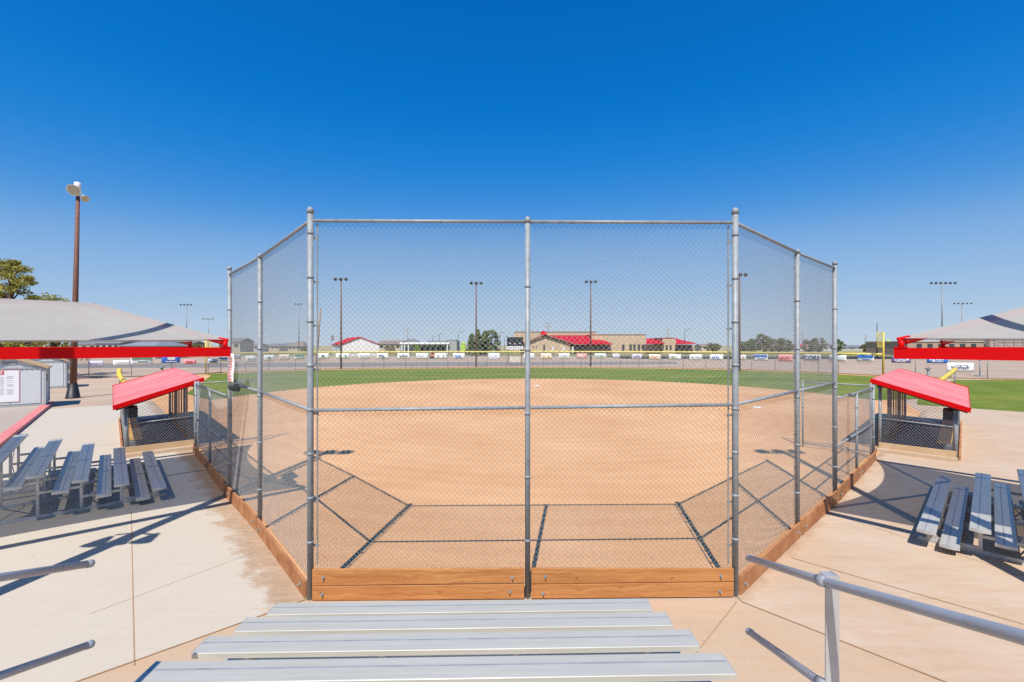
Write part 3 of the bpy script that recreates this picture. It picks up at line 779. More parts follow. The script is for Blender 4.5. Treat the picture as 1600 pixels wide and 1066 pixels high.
# ------------------------------------------------------------ dugouts
def make_dugout(o, xd, s, label, blabel):
    a = math.atan2(xd.y, xd.x); LN = 9.2; WD = 1.82
    t = thing('dugout', label, 'dugout', (o[0], o[1], 0), a)
    f = lambda p: (p[0], s*p[1], p[2])
    def part(name, m, fn, parent=None, fix=True):
        mb = MB(); fn(mb); mb.xf(f); return mb.build(name, m, parent or t, fix=fix, local=True)
    zl, zh = 1.66, 2.45
    zr = lambda y: zl+(zh-zl)*(y+0.3)/(WD+0.55)
    part('floor', M['rubber'], lambda mb: mb.prism([(0.05,0.05),(LN-0.05,0.05),(LN-0.05,WD-0.05),(0.05,WD-0.05)], -0.02, 0.02))
    for x in (0, 3.05, 6.1, LN):
        for y, r in ((0,0.05),(WD,0.045)):
            part('post', M['galv'], lambda mb: mb.tube([(x,y,-0.02),(x,y,zr(y)-0.12)], r, 12))
    # roof: dark rafters, red ribbed sheet, red fascia
    y0, y1, x0, x1 = -0.30, WD+0.20, -0.28, LN+0.2
    def roof(mb):
        n = 34; 
        for i in range(n):
            xa = x0+(x1-x0)*i/n; xb = x0+(x1-x0)*(i+1)/n; w = (xb-xa)
            prof = [(xa,0),(xa+w*0.10,0.010),(xa+w*0.22,0.010),(xa+w*0.32,0),(xb,0)]
            for k in range(4):
                p, q = prof[k], prof[k+1]
                mb.quad((p[0],y0,zr(y0)+p[1]),(q[0],y0,zr(y0)+q[1]),(q[0],y1,zr(y1)+q[1]),(p[0],y1,zr(y1)+p[1]))
        mb.quad((x0,y0,zr(y0)-0.012),(x1,y0,zr(y0)-0.012),(x1,y1,zr(y1)-0.012),(x0,y1,zr(y1)-0.012))
        for xx in (x0, x1): mb.quad((xx,y0,zr(y0)-0.012),(xx,y1,zr(y1)-0.012),(xx,y1,zr(y1)),(xx,y0,zr(y0)))
        for yy in (y0, y1): mb.quad((x0,yy,zr(yy)-0.012),(x1,yy,zr(yy)-0.012),(x1,yy,zr(yy)),(x0,yy,zr(yy)))
    rf = part('roof', M['red_roof'], roof, fix=False)
    def fascia(mb):
        for xx in (x0-0.012, x1+0.012):
            mb.bar((xx,y0-0.02,zr(y0)-0.05),(xx,y1+0.02,zr(y1)-0.05),0.02,0.14)
        for yy in (y0-0.012, y1+0.012):
            mb.bar((x0-0.024,yy,zr(yy)-0.06),(x1+0.024,yy,zr(yy)-0.06),0.02,0.12)
    part('fascia', M['red'], fascia, rf)
    def rafters(mb):
        for i in range(8):
            xx = x0+0.05+(x1-x0-0.1)*i/7
            mb.bar((xx,y0+0.03,zr(y0+0.03)-0.09),(xx,y1-0.03,zr(y1-0.03)-0.09),0.06,0.14)
        mb.bar((x0+0.02,0,zr(0)-0.20),(x1-0.02,0,zr(0)-0.20),0.09,0.12); mb.bar((x0+0.02,WD,zr(WD)-0.20),(x1-0.02,WD,zr(WD)-0.20),0.09,0.12)
    part('rafters', M['dark_soffit'], rafters, rf)
    # near end: mesh, rails, board at the foot
    for xx in (0, LN):
        if xx == 0:
            part('end_mesh', M['wire'], lambda mb: chain(mb, (0,0.06), (0,WD-0.06), 0.30, zr(0)-0.25, 0.30, zr(WD)-0.25, pitch=0.088, r=0.0034, off=-0.02), fix=False)
            part('end_rail', M['galv'], lambda mb: mb.tube([(0,0.04,1.03),(0,WD-0.04,1.10)],0.02,10))
            part('end_rail', M['galv'], lambda mb: mb.tube([(0,0.05,0.31),(0,0.05,zr(0)-0.2)],0.012,8))
            part('foot_board', M['pale_board'], lambda mb: mb.bar((-0.06,-0.02,0.15),(-0.06,WD+0.02,0.15),0.05,0.30))
            part('foot_curb', M['conc_right'], lambda mb: mb.bar((-0.20,-0.05,0.055),(-0.20,WD+0.05,0.055),0.22,0.11))
    # back: mesh and the shading screen behind the bench, board at the foot
    part('back_mesh', M['wire'], lambda mb: chain(mb, (0.05,-0.03), (LN,-0.03), 0.12, zr(0)-0.25, 0.12, zr(0)-0.25, r=0.0018), fix=False)
    part('back_rail', M['galv'], lambda mb: mb.tube([(0.04,0,0.9),(LN,0,0.9)],0.02,10))
    part('back_board', M['wood_old'], lambda mb: mb.bar((0.05,-0.09,0.07),(LN,-0.09,0.07),0.05,0.14))
    part('helmet_rack', M['black'], lambda mb: (mb.box((0.75,0.17,1.22),(1.0,0.26,0.05)), mb.box((0.75,0.17,1.47),(1.0,0.26,0.05)), mb.box((0.75,0.05,1.345),(1.0,0.03,0.22)), [mb.box((0.27+0.24*i,0.17,1.345),(0.03,0.25,0.20)) for i in range(5)]))
    # field side: broad upright boards, low board, mesh to the far end
    for i in range(8):
        xx = 2.3+i*0.92
        part('slat', M['slat'], lambda mb: mb.box((xx,WD,zr(WD)/2-0.10),(0.22,0.03,zr(WD)-0.34)))
    part('field_board', M['wood_old'], lambda mb: mb.bar((2.2,WD+0.05,0.1),(LN,WD+0.05,0.1),0.05,0.2))
    # bench standing inside
    b = thing('dugout_bench', blabel, 'bench', (o[0], o[1], 0), a)
    def bp(name, m, fn):
        mb = MB(); fn(mb); mb.xf(f); return mb.build(name, m, b, local=True)
    for yy in (0.17, 0.345): bp('seat_board', M['bench_wood'], lambda mb: mb.box((4.4,yy,0.47),(8.2,0.165,0.045)))
    for xx in (0.6, 2.5, 4.4, 6.3, 8.2):
        bp('leg', M['galv'], lambda mb: (mb.tube([(xx,0.26,0.02),(xx,0.26,0.43)],0.022,10), mb.bar((xx,0.09,0.43),(xx,0.43,0.43),0.05,0.03), mb.box((xx,0.26,0.03),(0.12,0.3,0.02))))
    return t
make_dugout((-12.4,14.4), Vector((-0.666,0.746,0)), -1, 'red roofed dugout left of the field beyond the shaded left bleachers', 'yellow wooden bench inside the left dugout')
make_dugout((13.72,13.85), Vector((0.71,0.704,0)), 1, 'red roofed dugout right of the field beside the green side lawn', 'yellow wooden bench inside the right dugout')

# ------------------------------------------------------------ floodlight poles
def lamp_hood(mb, c, d, r=0.22):
    c = Vector(c); d = Vector(d).normalized()
    mb.tube([c-d*0.42, c-d*0.26, c-d*0.22, c-d*0.05, c], [0.09,0.10,0.15,r*0.92,r], 14)
def light_pole(loc, h, label, lean=(0,0), r=0.16, heads=3, tgt=None, low=None, group=None, boot=False, spread=0.75, hood=0.27):
    t = thing('light_pole', label, 'light pole', (loc[0], loc[1], 0), 0, group)
    top = Vector((lean[0], lean[1], h))
    mb = MB(); mb.tube([(0,0,0), top*0.5, top], [r, r*0.8, r*0.55], 14); mb.build('pole', M['rust'], t, local=True)
    if boot:
        mb = MB(); mb.tube([(0,0,0),(0,0,0.05),(0,0,1.0)], [r*2.2,r*2.0,r*1.15], 14); mb.build('base_sleeve', M['black'], t, local=True)
    side = Vector((1,0,0))
    if heads >= 1:
        mb = MB(); mb.bar(top+side*(-spread), top+side*spread, 0.07, 0.07, up=(0,0,1)); mb.build('cross_arm', M['rust'], t, local=True)
    d = Vector(tgt) if tgt else Vector((0,-0.7,-0.7))
    for i in range(heads):
        x = -spread+2*spread*i/(heads-1) if heads > 1 else 0
        mb = MB(); c = top+side*x+Vector((0,0,0.12))
        lamp_hood(mb, c+d.normalized()*0.35, d, hood)
        o = mb.build('lamp', M['lamp_dark'] if group else M['lamp_white'], t, local=True)
        mb = MB(); dn = d.normalized(); c2 = c+dn*0.352; mb.tube([c2, c2+dn*0.012], hood*0.87, 14); mb.build('lens', M['window'] if group else M['glass'], o, local=True)
    if low:
        for k, x in enumerate((-0.35, 0.0, 0.38)):
            mb = MB(); mb.bar((0,0,low), (x,-0.1,low), 0.04, 0.04)
            mb.tube([(x,-0.10,low-0.12+0.1*k),(x,-0.18,low-0.13+0.1*k),(x,-0.42,low-0.2+0.1*k)], [0.06,0.10,0.20], 12); mb.build('horn_speaker', M['lamp_white'], t, local=True)
    return t
LG = 'brown floodlight poles beyond the outfield fence'
def pole_at(px, ytop, ybase, label, **kw):
    b = G(px, ybase); h = CAM_H+(540-ytop)*b.y/F
    return light_pole((b.x, b.y), h, label, **kw)
pole_at(533, 436, 577, 'brown floodlight pole beyond the outfield fence, beside the white shed with red roof', group=LG, heads=3, spread=0.80, r=0.155)
pole_at(744, 442, 574.5, 'brown floodlight pole beyond the outfield fence, in front of the conifer clump', group=LG, heads=3, spread=0.80, r=0.155)
pole_at(923, 440, 573, 'brown floodlight pole beyond the outfield fence, in front of the school roof', group=LG, heads=3, spread=0.80, r=0.155)
pole_at(1155.5, 429, 580, 'brown floodlight pole beyond the outfield fence, half hidden by the right corner post', group=LG, heads=3, spread=0.75, r=0.155)
b = G(114, 622)
t = light_pole((b.x, b.y), 13.75, 'rusty brown pole with white flood lamps beside the grey sheds', lean=(0.34,0), r=0.19, heads=0, boot=True)
for c_, d_, r_ in (((0.38,-0.25,14.08),(0.30,-0.75,-0.62),0.40), ((0.0,0.05,14.12),(-0.75,-0.30,-0.45),0.34), ((0.70,0.05,13.62),(0.75,-0.35,-0.55),0.24)):
    mb = MB(); dn = Vector(d_).normalized(); lamp_hood(mb, Vector(c_)+dn*0.2, d_, r_); mb.bar((0.34,0,13.65), Vector(c_)-dn*0.1, 0.05, 0.05)
    o = mb.build('lamp', M['lamp_white'], t, local=True)
    c2_ = Vector(c_)+dn*0.202; mb = MB(); mb.tube([c2_, c2_+dn*0.012], r_*0.87, 14); mb.build('lens', M['glass'], o, local=True)
mb = MB(); mb.tube([(0.36,-0.05,14.22),(0.36,-0.05,14.27),(0.36,-0.05,14.58),(0.36,-0.05,14.61)],[0.17,0.18,0.18,0.12],14); mb.build('ballast_can', M['lamp_white'], t, local=True)
light_pole((-7.62,5.1), 14.0, 'floodlight pole by the left bleachers, outside the photo, whose shadow crosses the sail', heads=3, tgt=(0.3,0.8,-0.5), low=5.0, spread=0.55)
light_pole((7.62,5.2), 14.0, 'floodlight pole by the right bleachers, outside the photo, whose shadow falls on the infield', heads=3, tgt=(-0.3,0.8,-0.5), spread=0.55)

# ------------------------------------------------------------ outfield fence and its banners
def long_fence(pts, h, label, cap=True, parent_name='outfield_fence', spacing=3.05, rr=0.004, pitch=0.11):
    t = thing(parent_name, label, 'fence', (pts[0][0], pts[0][1], 0))
    V = [Vector((p[0], p[1], 0)) for p in pts]
    mesh = MB(); rail = MB(); low = MB(); n_post = 0
    for a, b in zip(V, V[1:]):
        n = max(1, round((b-a).length/spacing)); 
        for i in range(n):
            q = a.lerp(b, i/n)
            mb = MB(); mb.tube([q, q+Vector((0,0,h))], 0.035, 8); mb.build('post', M['galv_dark'], t); n_post += 1
        chain(mesh, a, b, 0.05, h, 0.05, h, pitch=pitch, r=rr, off=0.04)
        low.bar(a+Vector((0,0,0.06)), b+Vector((0,0,0.06)), 0.05, 0.12)
    q = V[-1]; mb = MB(); mb.tube([q, q+Vector((0,0,h))], 0.035, 8); mb.build('post', M['galv_dark'], t)
    mesh.build('mesh', M['wire'], t, fix=False)
    rail.tube([v+Vector((0,0,h+0.02)) for v in V], 0.135 if cap else 0.025, 10)
    rail.build('yellow_cap' if cap else 'top_rail', M['yellow'] if cap else M['galv'], t)
    low.build('bottom_board', M['slat'], t)
    return t
long_fence(FENCE, 2.52, 'long outfield fence with a yellow top cap behind the green outfield')
LF = [(-38,56),(-42.9,50.5),(-48.7,46.5),(-56,42)]
RF = [(43,52),(47.5,48.5),(53,46.2),(62,44)]
long_fence(LF, 2.45, 'chain link fence with banners behind the left dugout', cap=False, parent_name='boundary_fence')
long_fence(RF, 2.45, 'chain link fence with banners behind the right side lawn', cap=False, parent_name='boundary_fence')
ALLF = list(reversed(LF)) + FENCE[1:-1] + RF
def on_fence(px):
    k = (px-800.0)/F
    for (x0,y0), (x1,y1) in zip(ALLF, ALLF[1:]):
        den = (x1-x0)-k*(y1-y0)
        if abs(den) < 1e-9: continue
        u = (k*y0-x0)/den
        if -1e-6 <= u <= 1+1e-6: return Vector((x0+(x1-x0)*u, y0+(y1-y0)*u, 0))
    return None
def text_mesh(s, size, name, m, parent, origin, xdir, up, thick=0.006):
    cu = bpy.data.curves.new(name, 'FONT'); cu.body = s; cu.size = size; cu.offset = size*0.018; cu.extrude = thick/2; cu.align_x = 'CENTER'; cu.align_y = 'CENTER'
    tmp = bpy.data.objects.new(name, cu); C.objects.link(tmp)
    dg = bpy.context.evaluated_depsgraph_get(); dg.update()
    me = bpy.data.meshes.new_from_object(tmp.evaluated_get(dg))
    bpy.data.objects.remove(tmp); 
    x = Vector(xdir).normalized(); u = Vector(up).normalized(); n = x.cross(u)
    T = Matrix((x, u, n)).transposed()
    inv = Matrix.Rotation(-parent.rotation_euler.z, 3, 'Z')
    for v in me.vertices: v.co = inv @ (T @ v.co + Vector(origin) - parent.location)
    me.materials.clear(); me.materials.append(m)
    o = bpy.data.objects.new(name, me); C.objects.link(o); o.parent = parent
    return o
BGRP = 'banners tied to the outfield and boundary fences'
def banner(px0, px1, y0, y1, m, label, marks=None, style='line', text=None, off=0.09):
    a = on_fence(px0); b = on_fence(px1)
    if a is None or b is None: return
    d = (b-a).normalized(); n = Vector((d.y, -d.x, 0))
    if n.dot(-a) < 0: n = -n
    Y = (a.y+b.y)/2
    z1 = CAM_H-(y0-540)*Y/F; z0 = CAM_H-(y1-540)*Y/F
    a = a+n*off; b = b+n*off; w = (b-a).length; h = z1-z0
    t = thing('banner', label, 'banner', ((a.x+b.x)/2, (a.y+b.y)/2, z0), 0, BGRP)
    rnd = random.Random(int(px0*7))
    mb = MB(); nn = 8                                     # cloth with a little billow between its ties
    for i in range(nn):
        for j in range(3):
            def q(i_, j_):
                u = i_/nn; v = j_/3
                return a.lerp(b, u)+n*(0.04*math.sin(u*math.pi)*math.sin(v*math.pi)+0.012*math.sin(u*9+px0))+Vector((0,0,z0+h*v))
            mb.quad(q(i,j), q(i+1,j), q(i+1,j+1), q(i,j+1), True)
    o = mb.build('sheet', m, t); sd = o.modifiers.new('solid', 'SOLIDIFY'); sd.thickness = 0.006
    rz = math.atan2(d.y, d.x); c = (a+b)/2+n*0.075
    if text:
        text_mesh(text, h*0.92, 'lettering', marks, t, c+Vector((0,0,z0+h*0.5)), d, (0,0,1), 0.02)
    elif marks:
        mb = MB()
        if style == 'line':
            k = rnd.randint(3, 5); x = -0.36*w
            for i in range(k):
                ww = w*rnd.uniform(0.07, 0.15); hh = h*rnd.uniform(0.14, 0.30)
                mb.box(c+d*(x+ww/2)+Vector((0,0,z0+h*rnd.uniform(0.45,0.6))), (ww, 0.012, hh), rz); x += ww+w*0.04
            mb.box(c+Vector((0,0,z0+h*0.24)), (w*0.55, 0.012, h*0.07), rz)
        elif style == 'dot':
            mb.tube([c+Vector((0,0,z0+h*0.5)), c+n*0.012+Vector((0,0,z0+h*0.5))], h*0.26, 12)
        elif style == 'two':
            for x in (-0.2, 0.22): mb.box(c+d*(x*w)+Vector((0,0,z0+h*0.5)), (w*0.13, 0.012, h*0.42), rz)
        elif style == 'top':
            mb.box(c+Vector((0,0,z0+h*0.78)), (w*0.94, 0.012, h*0.36), rz)
            mb.box(c+d*(w*0.05)+Vector((0,0,z0+h*0.35)), (w*0.5, 0.012, h*0.10), rz)
        elif style == 'peak':
            p = [(-0.5,0.02),(-0.22,0.38),(0,0.62),(0.14,0.5),(0.3,0.3),(0.5,0.02)]
            f = lambda pp, o_: c+n*o_+d*(pp[0]*w*0.96)+Vector((0,0,z0+h*pp[1]))
            mb.poly([f(pp,0.01) for pp in p]); mb.poly([f(pp,0.0) for pp in reversed(p)])
        elif style == 'script':
            pts = []
            for i in range(40):
                u = -0.34+0.68*i/39
                pts.append(c+n*0.01+d*(u*w)+Vector((0,0,z0+h*(0.46+0.17*math.sin(i*1.35)+0.05*math.sin(i*0.4)))))
            mb.tube(pts, h*0.022, 5)
            mb.tube([c+n*0.01+d*(-0.2*w)+Vector((0,0,z0+h*0.74)), c+n*0.01+d*(0.12*w)+Vector((0,0,z0+h*0.80)), c+n*0.01+d*(0.3*w)+Vector((0,0,z0+h*0.70))], h*0.02, 5)
        elif style == 'cloud':
            for u, v, r_ in ((-0.1,0.62,0.2),(0.02,0.72,0.24),(0.14,0.6,0.2),(0.0,0.5,0.16)):
                q_ = c+d*(u*w)+Vector((0,0,z0+h*v)); mb.tube([q_, q_+n*0.012], h*r_, 12)
            mb.box(c+Vector((0,0,z0+h*0.2)), (w*0.6, 0.012, h*0.09), rz)
        mb.build('printed_marks', marks, t)
    return t
W = M['white']
# left boundary, seen under the red beam
banner(100, 121, 565, 573, M['grey_print'], 'grey banner on the left boundary fence, partly behind the rusty pole', W)
banner(138, 162, 564, 573, M['lilac'], 'dull purple banner on left boundary fence, right of the rusty pole', M['grey_print'], 'script')
banner(177, 203, 563, 571, W, 'white banner with grey script on left boundary fence', M['grey_print'], 'script')
banner(204, 238, 556, 570, W, 'white banner with dark green top on left boundary fence', M['green_print'], 'top')
banner(252, 281, 556, 567, M['blue'], 'blue banner with white cloud shape on left boundary fence', W, 'cloud')
banner(287, 306, 562, 569, M['pink_print'], 'pink banner on the boundary fence, left of the left foul pole', M['cap_red'])
banner(324, 340, 561, 569, W, 'white banner just right of the left foul pole', M['navy'], 'script')
banner(341, 357, 558, 565, W, 'small white banner with navy top, beside left end post of backstop', M['navy'], 'top')
banner(366, 376, 553, 561, M['grey_print'], 'small grey banner on outfield fence seen through left wing, leftmost there', None)
banner(384, 399, 556, 566, W, 'white banner on outfield fence seen just left of the middle post of left wing', M['grey_print'])
banner(412, 428, 555, 564, W, 'white banner with green mark on outfield fence seen through left wing', M['green_print'], 'dot')
banner(436, 452, 554, 563, M['cream'], 'cream banner on outfield fence seen through left wing', M['grey_print'])
banner(460, 475, 553, 562, W, 'white banner with green top on outfield fence, left of the left corner post', M['green_print'], 'top')
cw = [(495,514,'dot','green_print','white banner with a round dark emblem behind the leaning wooden pole'),
      (525,546,'two','green_print','white banner with two green marks below the white shed'),
      (560,578,'line','grey_print','white banner with pale grey print below the right end of the white shed'),
      (589,607,'line','navy','white banner with navy print right of the white shed'),
      (621,640,'script','navy','white banner with dark script left of the orange digger'),
      (650,669,'line','lilac','white banner with faint lilac print, just left of the orange digger'),
      (679,698,'two','grey_print','white banner with two grey marks, just right of the orange digger'),
      (708,726,'line','blue','white banner with blue print left of the conifer floodlight pole')]
for x0, x1, st, mk, lb in cw: banner(x0, x1, 552, 561, W, lb, M[mk], st)
banner(763, 781, 552, 560.5, W, 'white banner with a grey blue mountain peak left of the scoreboard', M['lilac'], 'peak')
banner(818.5, 835, 552.5, 561, W, 'white banner partly hidden by the middle post of the backstop', M['grey_print'])
banner(845, 862, 552.5, 561, M['cream'], 'pale cream banner below the school gable', M['pink_print'], 'two')
banner(873, 890, 552.5, 561, W, 'white banner below the left end of the long red school roof', M['grey_print'], 'script')
banner(901, 917, 552.5, 560, M['pink_print'], 'pink banner on the outfield fence left of the school floodlight pole', W)
banner(929, 947, 552.5, 560, W, 'white banner right of the school floodlight pole', M['green_print'])
banner(957, 968, 553, 559.5, M['lilac'], 'small lilac banner below the sandstone wall', W)
banner(987, 1003, 553.5, 561, M['lilac'], 'wider lilac banner below the school windows', M['purple'], 'script')
banner(1014, 1032, 553.5, 562, M['cream'], 'cream banner with pale print below the small red roof', M['pink_print'])
banner(1045, 1064, 553.5, 562, W, 'white banner with green print below the sandstone pier', M['green_print'])
banner(1077, 1097, 554, 563, W, 'white banner with grey print below the rightmost red roof', M['grey_print'])
banner(1109, 1130, 554, 563, W, 'white banner with blue marks left of the right corner post', M['blue'], 'line')
banner(1152, 1166, 554.5, 562.5, W, 'white banner just right of the right corner post', M['pink_print'], 'two')
banner(1178, 1200, 554, 564, W, 'white banner with blue top on outfield fence seen through right wing', M['blue'], 'top')
banner(1216, 1239, 554, 565, M['pink_print'], 'salmon red banner seen through right wing, left of its middle post', M['cap_red'], 'line')
banner(1257, 1283, 554, 565, W, 'white banner with large navy lettering CORE seen through right wing', M['navy'], text='CORE')
banner(1296, 1323, 554.5, 565, M['white'], 'white banner with brown foot marks behind right end post of backstop', M['stone_dark'], 'line')
banner(1340, 1366, 554.5, 565.5, W, 'white banner with blue top between right end post and right foul pole', M['blue'], 'top')
banner(1393, 1423, 558, 567, M['purple'], 'purple banner with white print right of the right foul pole', W, 'line')
banner(1448, 1481, 558, 567.5, M['blue'], 'blue and white banner under the red beam of the right shade sail', W, 'line')
banner(1478, 1520, 567, 581, W, 'large white banner with dark script above the right dugout roof', M['navy'], 'script', off=0.2)

# yellow fence guards, foul poles
def guard_tube(pts, label):
    t = thing('fence_guard', label, 'fence guard', (pts[0][0], pts[0][1], 0))
    V = [Vector(p) for p in pts]
    mb = MB(); out = []; rr = []
    for a, b in zip(V, V[1:]):
        n = max(3, int((b-a).length/0.12))
        for i in range(n): out.append(a.lerp(b, i/n)); rr.append(0.165 if len(out) % 2 else 0.145)
    out.append(V[-1]); rr.append(0.165)
    mb.tube(out, rr, 12); mb.build('corrugated_cap', M['yellow_paint'], t)
    mb = MB()
    for v in (V[0], V[-1]): mb.tube([(v.x,v.y,0), v], 0.04, 8)
    mb.build('post', M['galv'], t)
guard_tube([P(187,578,36), P(186,584,35.5), P(190,592,34.5), P(196,599,33)], 'yellow corrugated fence guard left of the left dugout roof')
guard_tube([P(1492,577,37), P(1487,582,36), P(1477,589,34.5), P(1466,597,33)], 'yellow corrugated fence guard above the right dugout roof')
def foul_pole(px, ytop, ybase, side, label):
    b = G(px, ybase); zt = CAM_H+(540-ytop)*b.y/F
    t = thing('foul_pole', label, 'foul pole', (b.x, b.y, 0))
    mb = MB(); mb.tube([(0,0,0),(0,0,zt)], 0.085, 10); mb.build('pole', M['yellow_paint'], t, local=True)
    mb = MB(); w = 0.75*side
    for z in (zt-0.05, zt-1.75): mb.tube([(0,0,z),(w,0,z)], 0.03, 8)
    mb.tube([(w,0,zt-0.05),(w,0,zt-1.75)], 0.03, 8); mb.build('wing_frame', M['yellow_paint'], t, local=True)
    mb = MB(); chain(mb, (0,0), (w,0), zt-1.75, zt-0.05, zt-1.75, zt-0.05, pitch=0.07, r=0.008); mb.build('wing_mesh', M['yellow'], t, fix=False, local=True)
foul_pole(321.5, 530, 584, 1, 'yellow foul pole behind the high corner of the left dugout roof')
foul_pole(1380.5, 519, 588, -1, 'yellow foul pole left of the right shade beam')

# bases
def base_bag(px, py, label):
    g = G(px, py)
    mb = MB(); mb.prism([(-0.19,-0.19),(0.19,-0.19),(0.19,0.19),(-0.19,0.19)], 0.0, 0.08)
    o = mb.build('base', M['white']); o.location = (g.x, g.y, 0.006); o.rotation_euler.z = R(45)
    bv = o.modifiers.new('bevel', 'BEVEL'); bv.width = 0.025; bv.segments = 2
    tag(o, label, 'base')
base_bag(838.5, 603.5, 'white second base near the far edge of the infield')
base_bag(1183, 638, 'white first base seen through right wing near middle rail')
# dry leaf on the pale concrete
g = G(60, 1039)
mb = MB()
for i in range(6):
    u0, u1 = i/6, (i+1)/6
    w0, w1 = 0.028*math.sin(math.pi*u0), 0.028*math.sin(math.pi*u1)
    z0, z1 = 0.012+0.014*math.sin(u0*6), 0.012+0.014*math.sin(u1*6)
    mb.quad((u0*0.1,-w0,z0+0.01),(u1*0.1,-w1,z1+0.012),(u1*0.1,0,z1),(u0*0.1,0,z0),True); mb.quad((u0*0.1,0,z0),(u1*0.1,0,z1),(u1*0.1,w1,z1+0.014),(u0*0.1,w0,z0+0.012),True)
o = mb.build('dry_leaf', M['leaf_dry']); o.location = (g.x-0.05, g.y, 0); o.rotation_euler.z = 0.6
sd = o.modifiers.new('solid', 'SOLIDIFY'); sd.thickness = 0.003
tag(o, 'curled brown dry leaf on pale concrete at the lower left', 'leaf')

# ------------------------------------------------------------ sheds on the raised slab
def shed(o, xd, w, depth, he, hp, label, base, sign=False):
    a = math.atan2(xd.y, xd.x)
    t = thing('storage_shed', label, 'shed', (o[0], o[1], base), a)
    # local x along the front, y away from the camera
    def part(name, m, fn, parent=None, fix=True):
        mb = MB(); fn(mb); return mb.build(name, m, parent or t, fix=fix, local=True)
    def walls(mb):
        mb.poly([(0,0,0),(w,0,0),(w,0,he),(w/2,0,hp),(0,0,he)]); mb.poly([(0,depth,0),(0,depth,he),(w/2,depth,hp),(w,depth,he),(w,depth,0)])
        mb.quad((0,0,0),(0,0,he),(0,depth,he),(0,depth,0)); mb.quad((w,0,0),(w,depth,0),(w,depth,he),(w,0,he))
    part('wall', M['vinyl_grey'], walls)
    def ribs(mb):
        x = 0.12
        while x < w-0.05:
            mb.box((x,-0.008,he*0.5+0.06),(0.10,0.016,he-0.16)); x += 0.2
        y = 0.15
        while y < depth: mb.box((w+0.006,y,he*0.5+0.05),(0.012,0.10,he-0.14)); y += 0.2
    part('siding_ribs', M['vinyl_grey'], ribs)
    part('sill_trim', M['vinyl_trim'], lambda mb: mb.box((w/2,-0.02,0.05),(w+0.06,0.04,0.10)))
    part('eave_trim', M['vinyl_trim'], lambda mb: mb.box((w/2,-0.025,he),(w+0.06,0.05,0.09)))
    for x in (0.0, w): part('corner_trim', M['vinyl_trim'], lambda mb: mb.box((x,-0.02,he/2),(0.10,0.05,he-0.1)))
    part('corner_trim', M['vinyl_trim'], lambda mb: mb.box((w+0.02,depth-0.05,he/2),(0.05,0.1,he-0.1)))
    def roof(mb):
        ov = 0.16; th = 0.06
        for s in (-1, 1):
            xe = w/2+s*(w/2+0.14); ze = he-(hp-he)*0.14/(w/2)
            A = [(w/2,-ov,hp+0.01),(xe,-ov,ze+0.01),(xe,depth+ov,ze+0.01),(w/2,depth+ov,hp+0.01)]
            B = [(p[0],p[1],p[2]+th) for p in A]
            mb.quad(*A); mb.quad(*B)
            for i in range(4): mb.quad(A[i],A[(i+1)%4],B[(i+1)%4],B[i])
    part('roof', M['tan_roof'], roof)
    v = part('vent', M['vinyl_trim'], lambda mb: [mb.box((w/2,-0.02,he+(hp-he)*0.38+0.045*k),(0.55,0.03,0.03)) for k in range(4)])
    d = part('door', M['vinyl_grey'], lambda mb: (mb.box((w*0.30,-0.034,he*0.5),(w*0.42,0.02,he-0.3)), mb.box((w*0.73,-0.034,he*0.5),(w*0.42,0.02,he-0.3))))
    part('window', M['window'], lambda mb: mb.box((w+0.03,depth*0.5,he*0.72),(0.02,0.5,0.4)))
    if sign:
        sg = thing('notice_board', 'white notice with red border and small grey rows on the nearer shed', 'sign', (o[0], o[1], base), a)
        def sp(name, m, fn):
            mb = MB(); fn(mb); return mb.build(name, m, sg, local=True)
        sx = w-0.967-0.68; sw = 1.36; z0, z1 = 0.28, he-0.10
        sp('border', M['pink_print'], lambda mb: mb.box((sx,-0.058,(z0+z1)/2),(sw,0.02,z1-z0)))
        sp('panel', M['white'], lambda mb: mb.box((sx,-0.072,(z0+z1)/2),(sw-0.05,0.012,z1-z0-0.05)))
        def rows(mb):
            r_ = random.Random(3)
            for c_, cw_ in ((-0.44,0.10),(-0.24,0.16),(0.02,0.18),(0.32,0.30)):
                z = z1-0.34
                while z > z0+0.42:
                    if r_.random() > 0.16: mb.box((sx+c_,-0.081,z),(cw_*r_.uniform(0.6,1),0.006,0.018))
                    z -= 0.055
        sp('printed_rows', M['grey_print'], rows)
        e = sp('emblem', M['cap_red'], lambda mb: mb.box((sx,-0.082,z1-0.14),(0.20,0.008,0.2)))
        text_mesh('S', 0.2, 'emblem_letter', W, sg, Vector((o[0],o[1],base))+Matrix.Rotation(a,3,'Z')@Vector((sx,-0.09,z1-0.14)), Matrix.Rotation(a,3,'Z')@Vector((1,0,0)), (0,0,1), 0.008)
    return t
fx = Vector((0.743,0.669,0))
c_ = Vector((-26.75,25.65,0))
shed(c_-fx*2.7, fx, 2.7, 2.4, 2.15, 2.72, 'grey vinyl storage shed with tan roof and a white notice by the left photo edge', 0.15, sign=True)
c2 = G(103, 606)
shed(c2-fx*2.6, fx, 2.6, 2.4, 2.25, 2.85, 'grey vinyl storage shed standing behind the nearer shed, beside the rusty pole', 0.0)

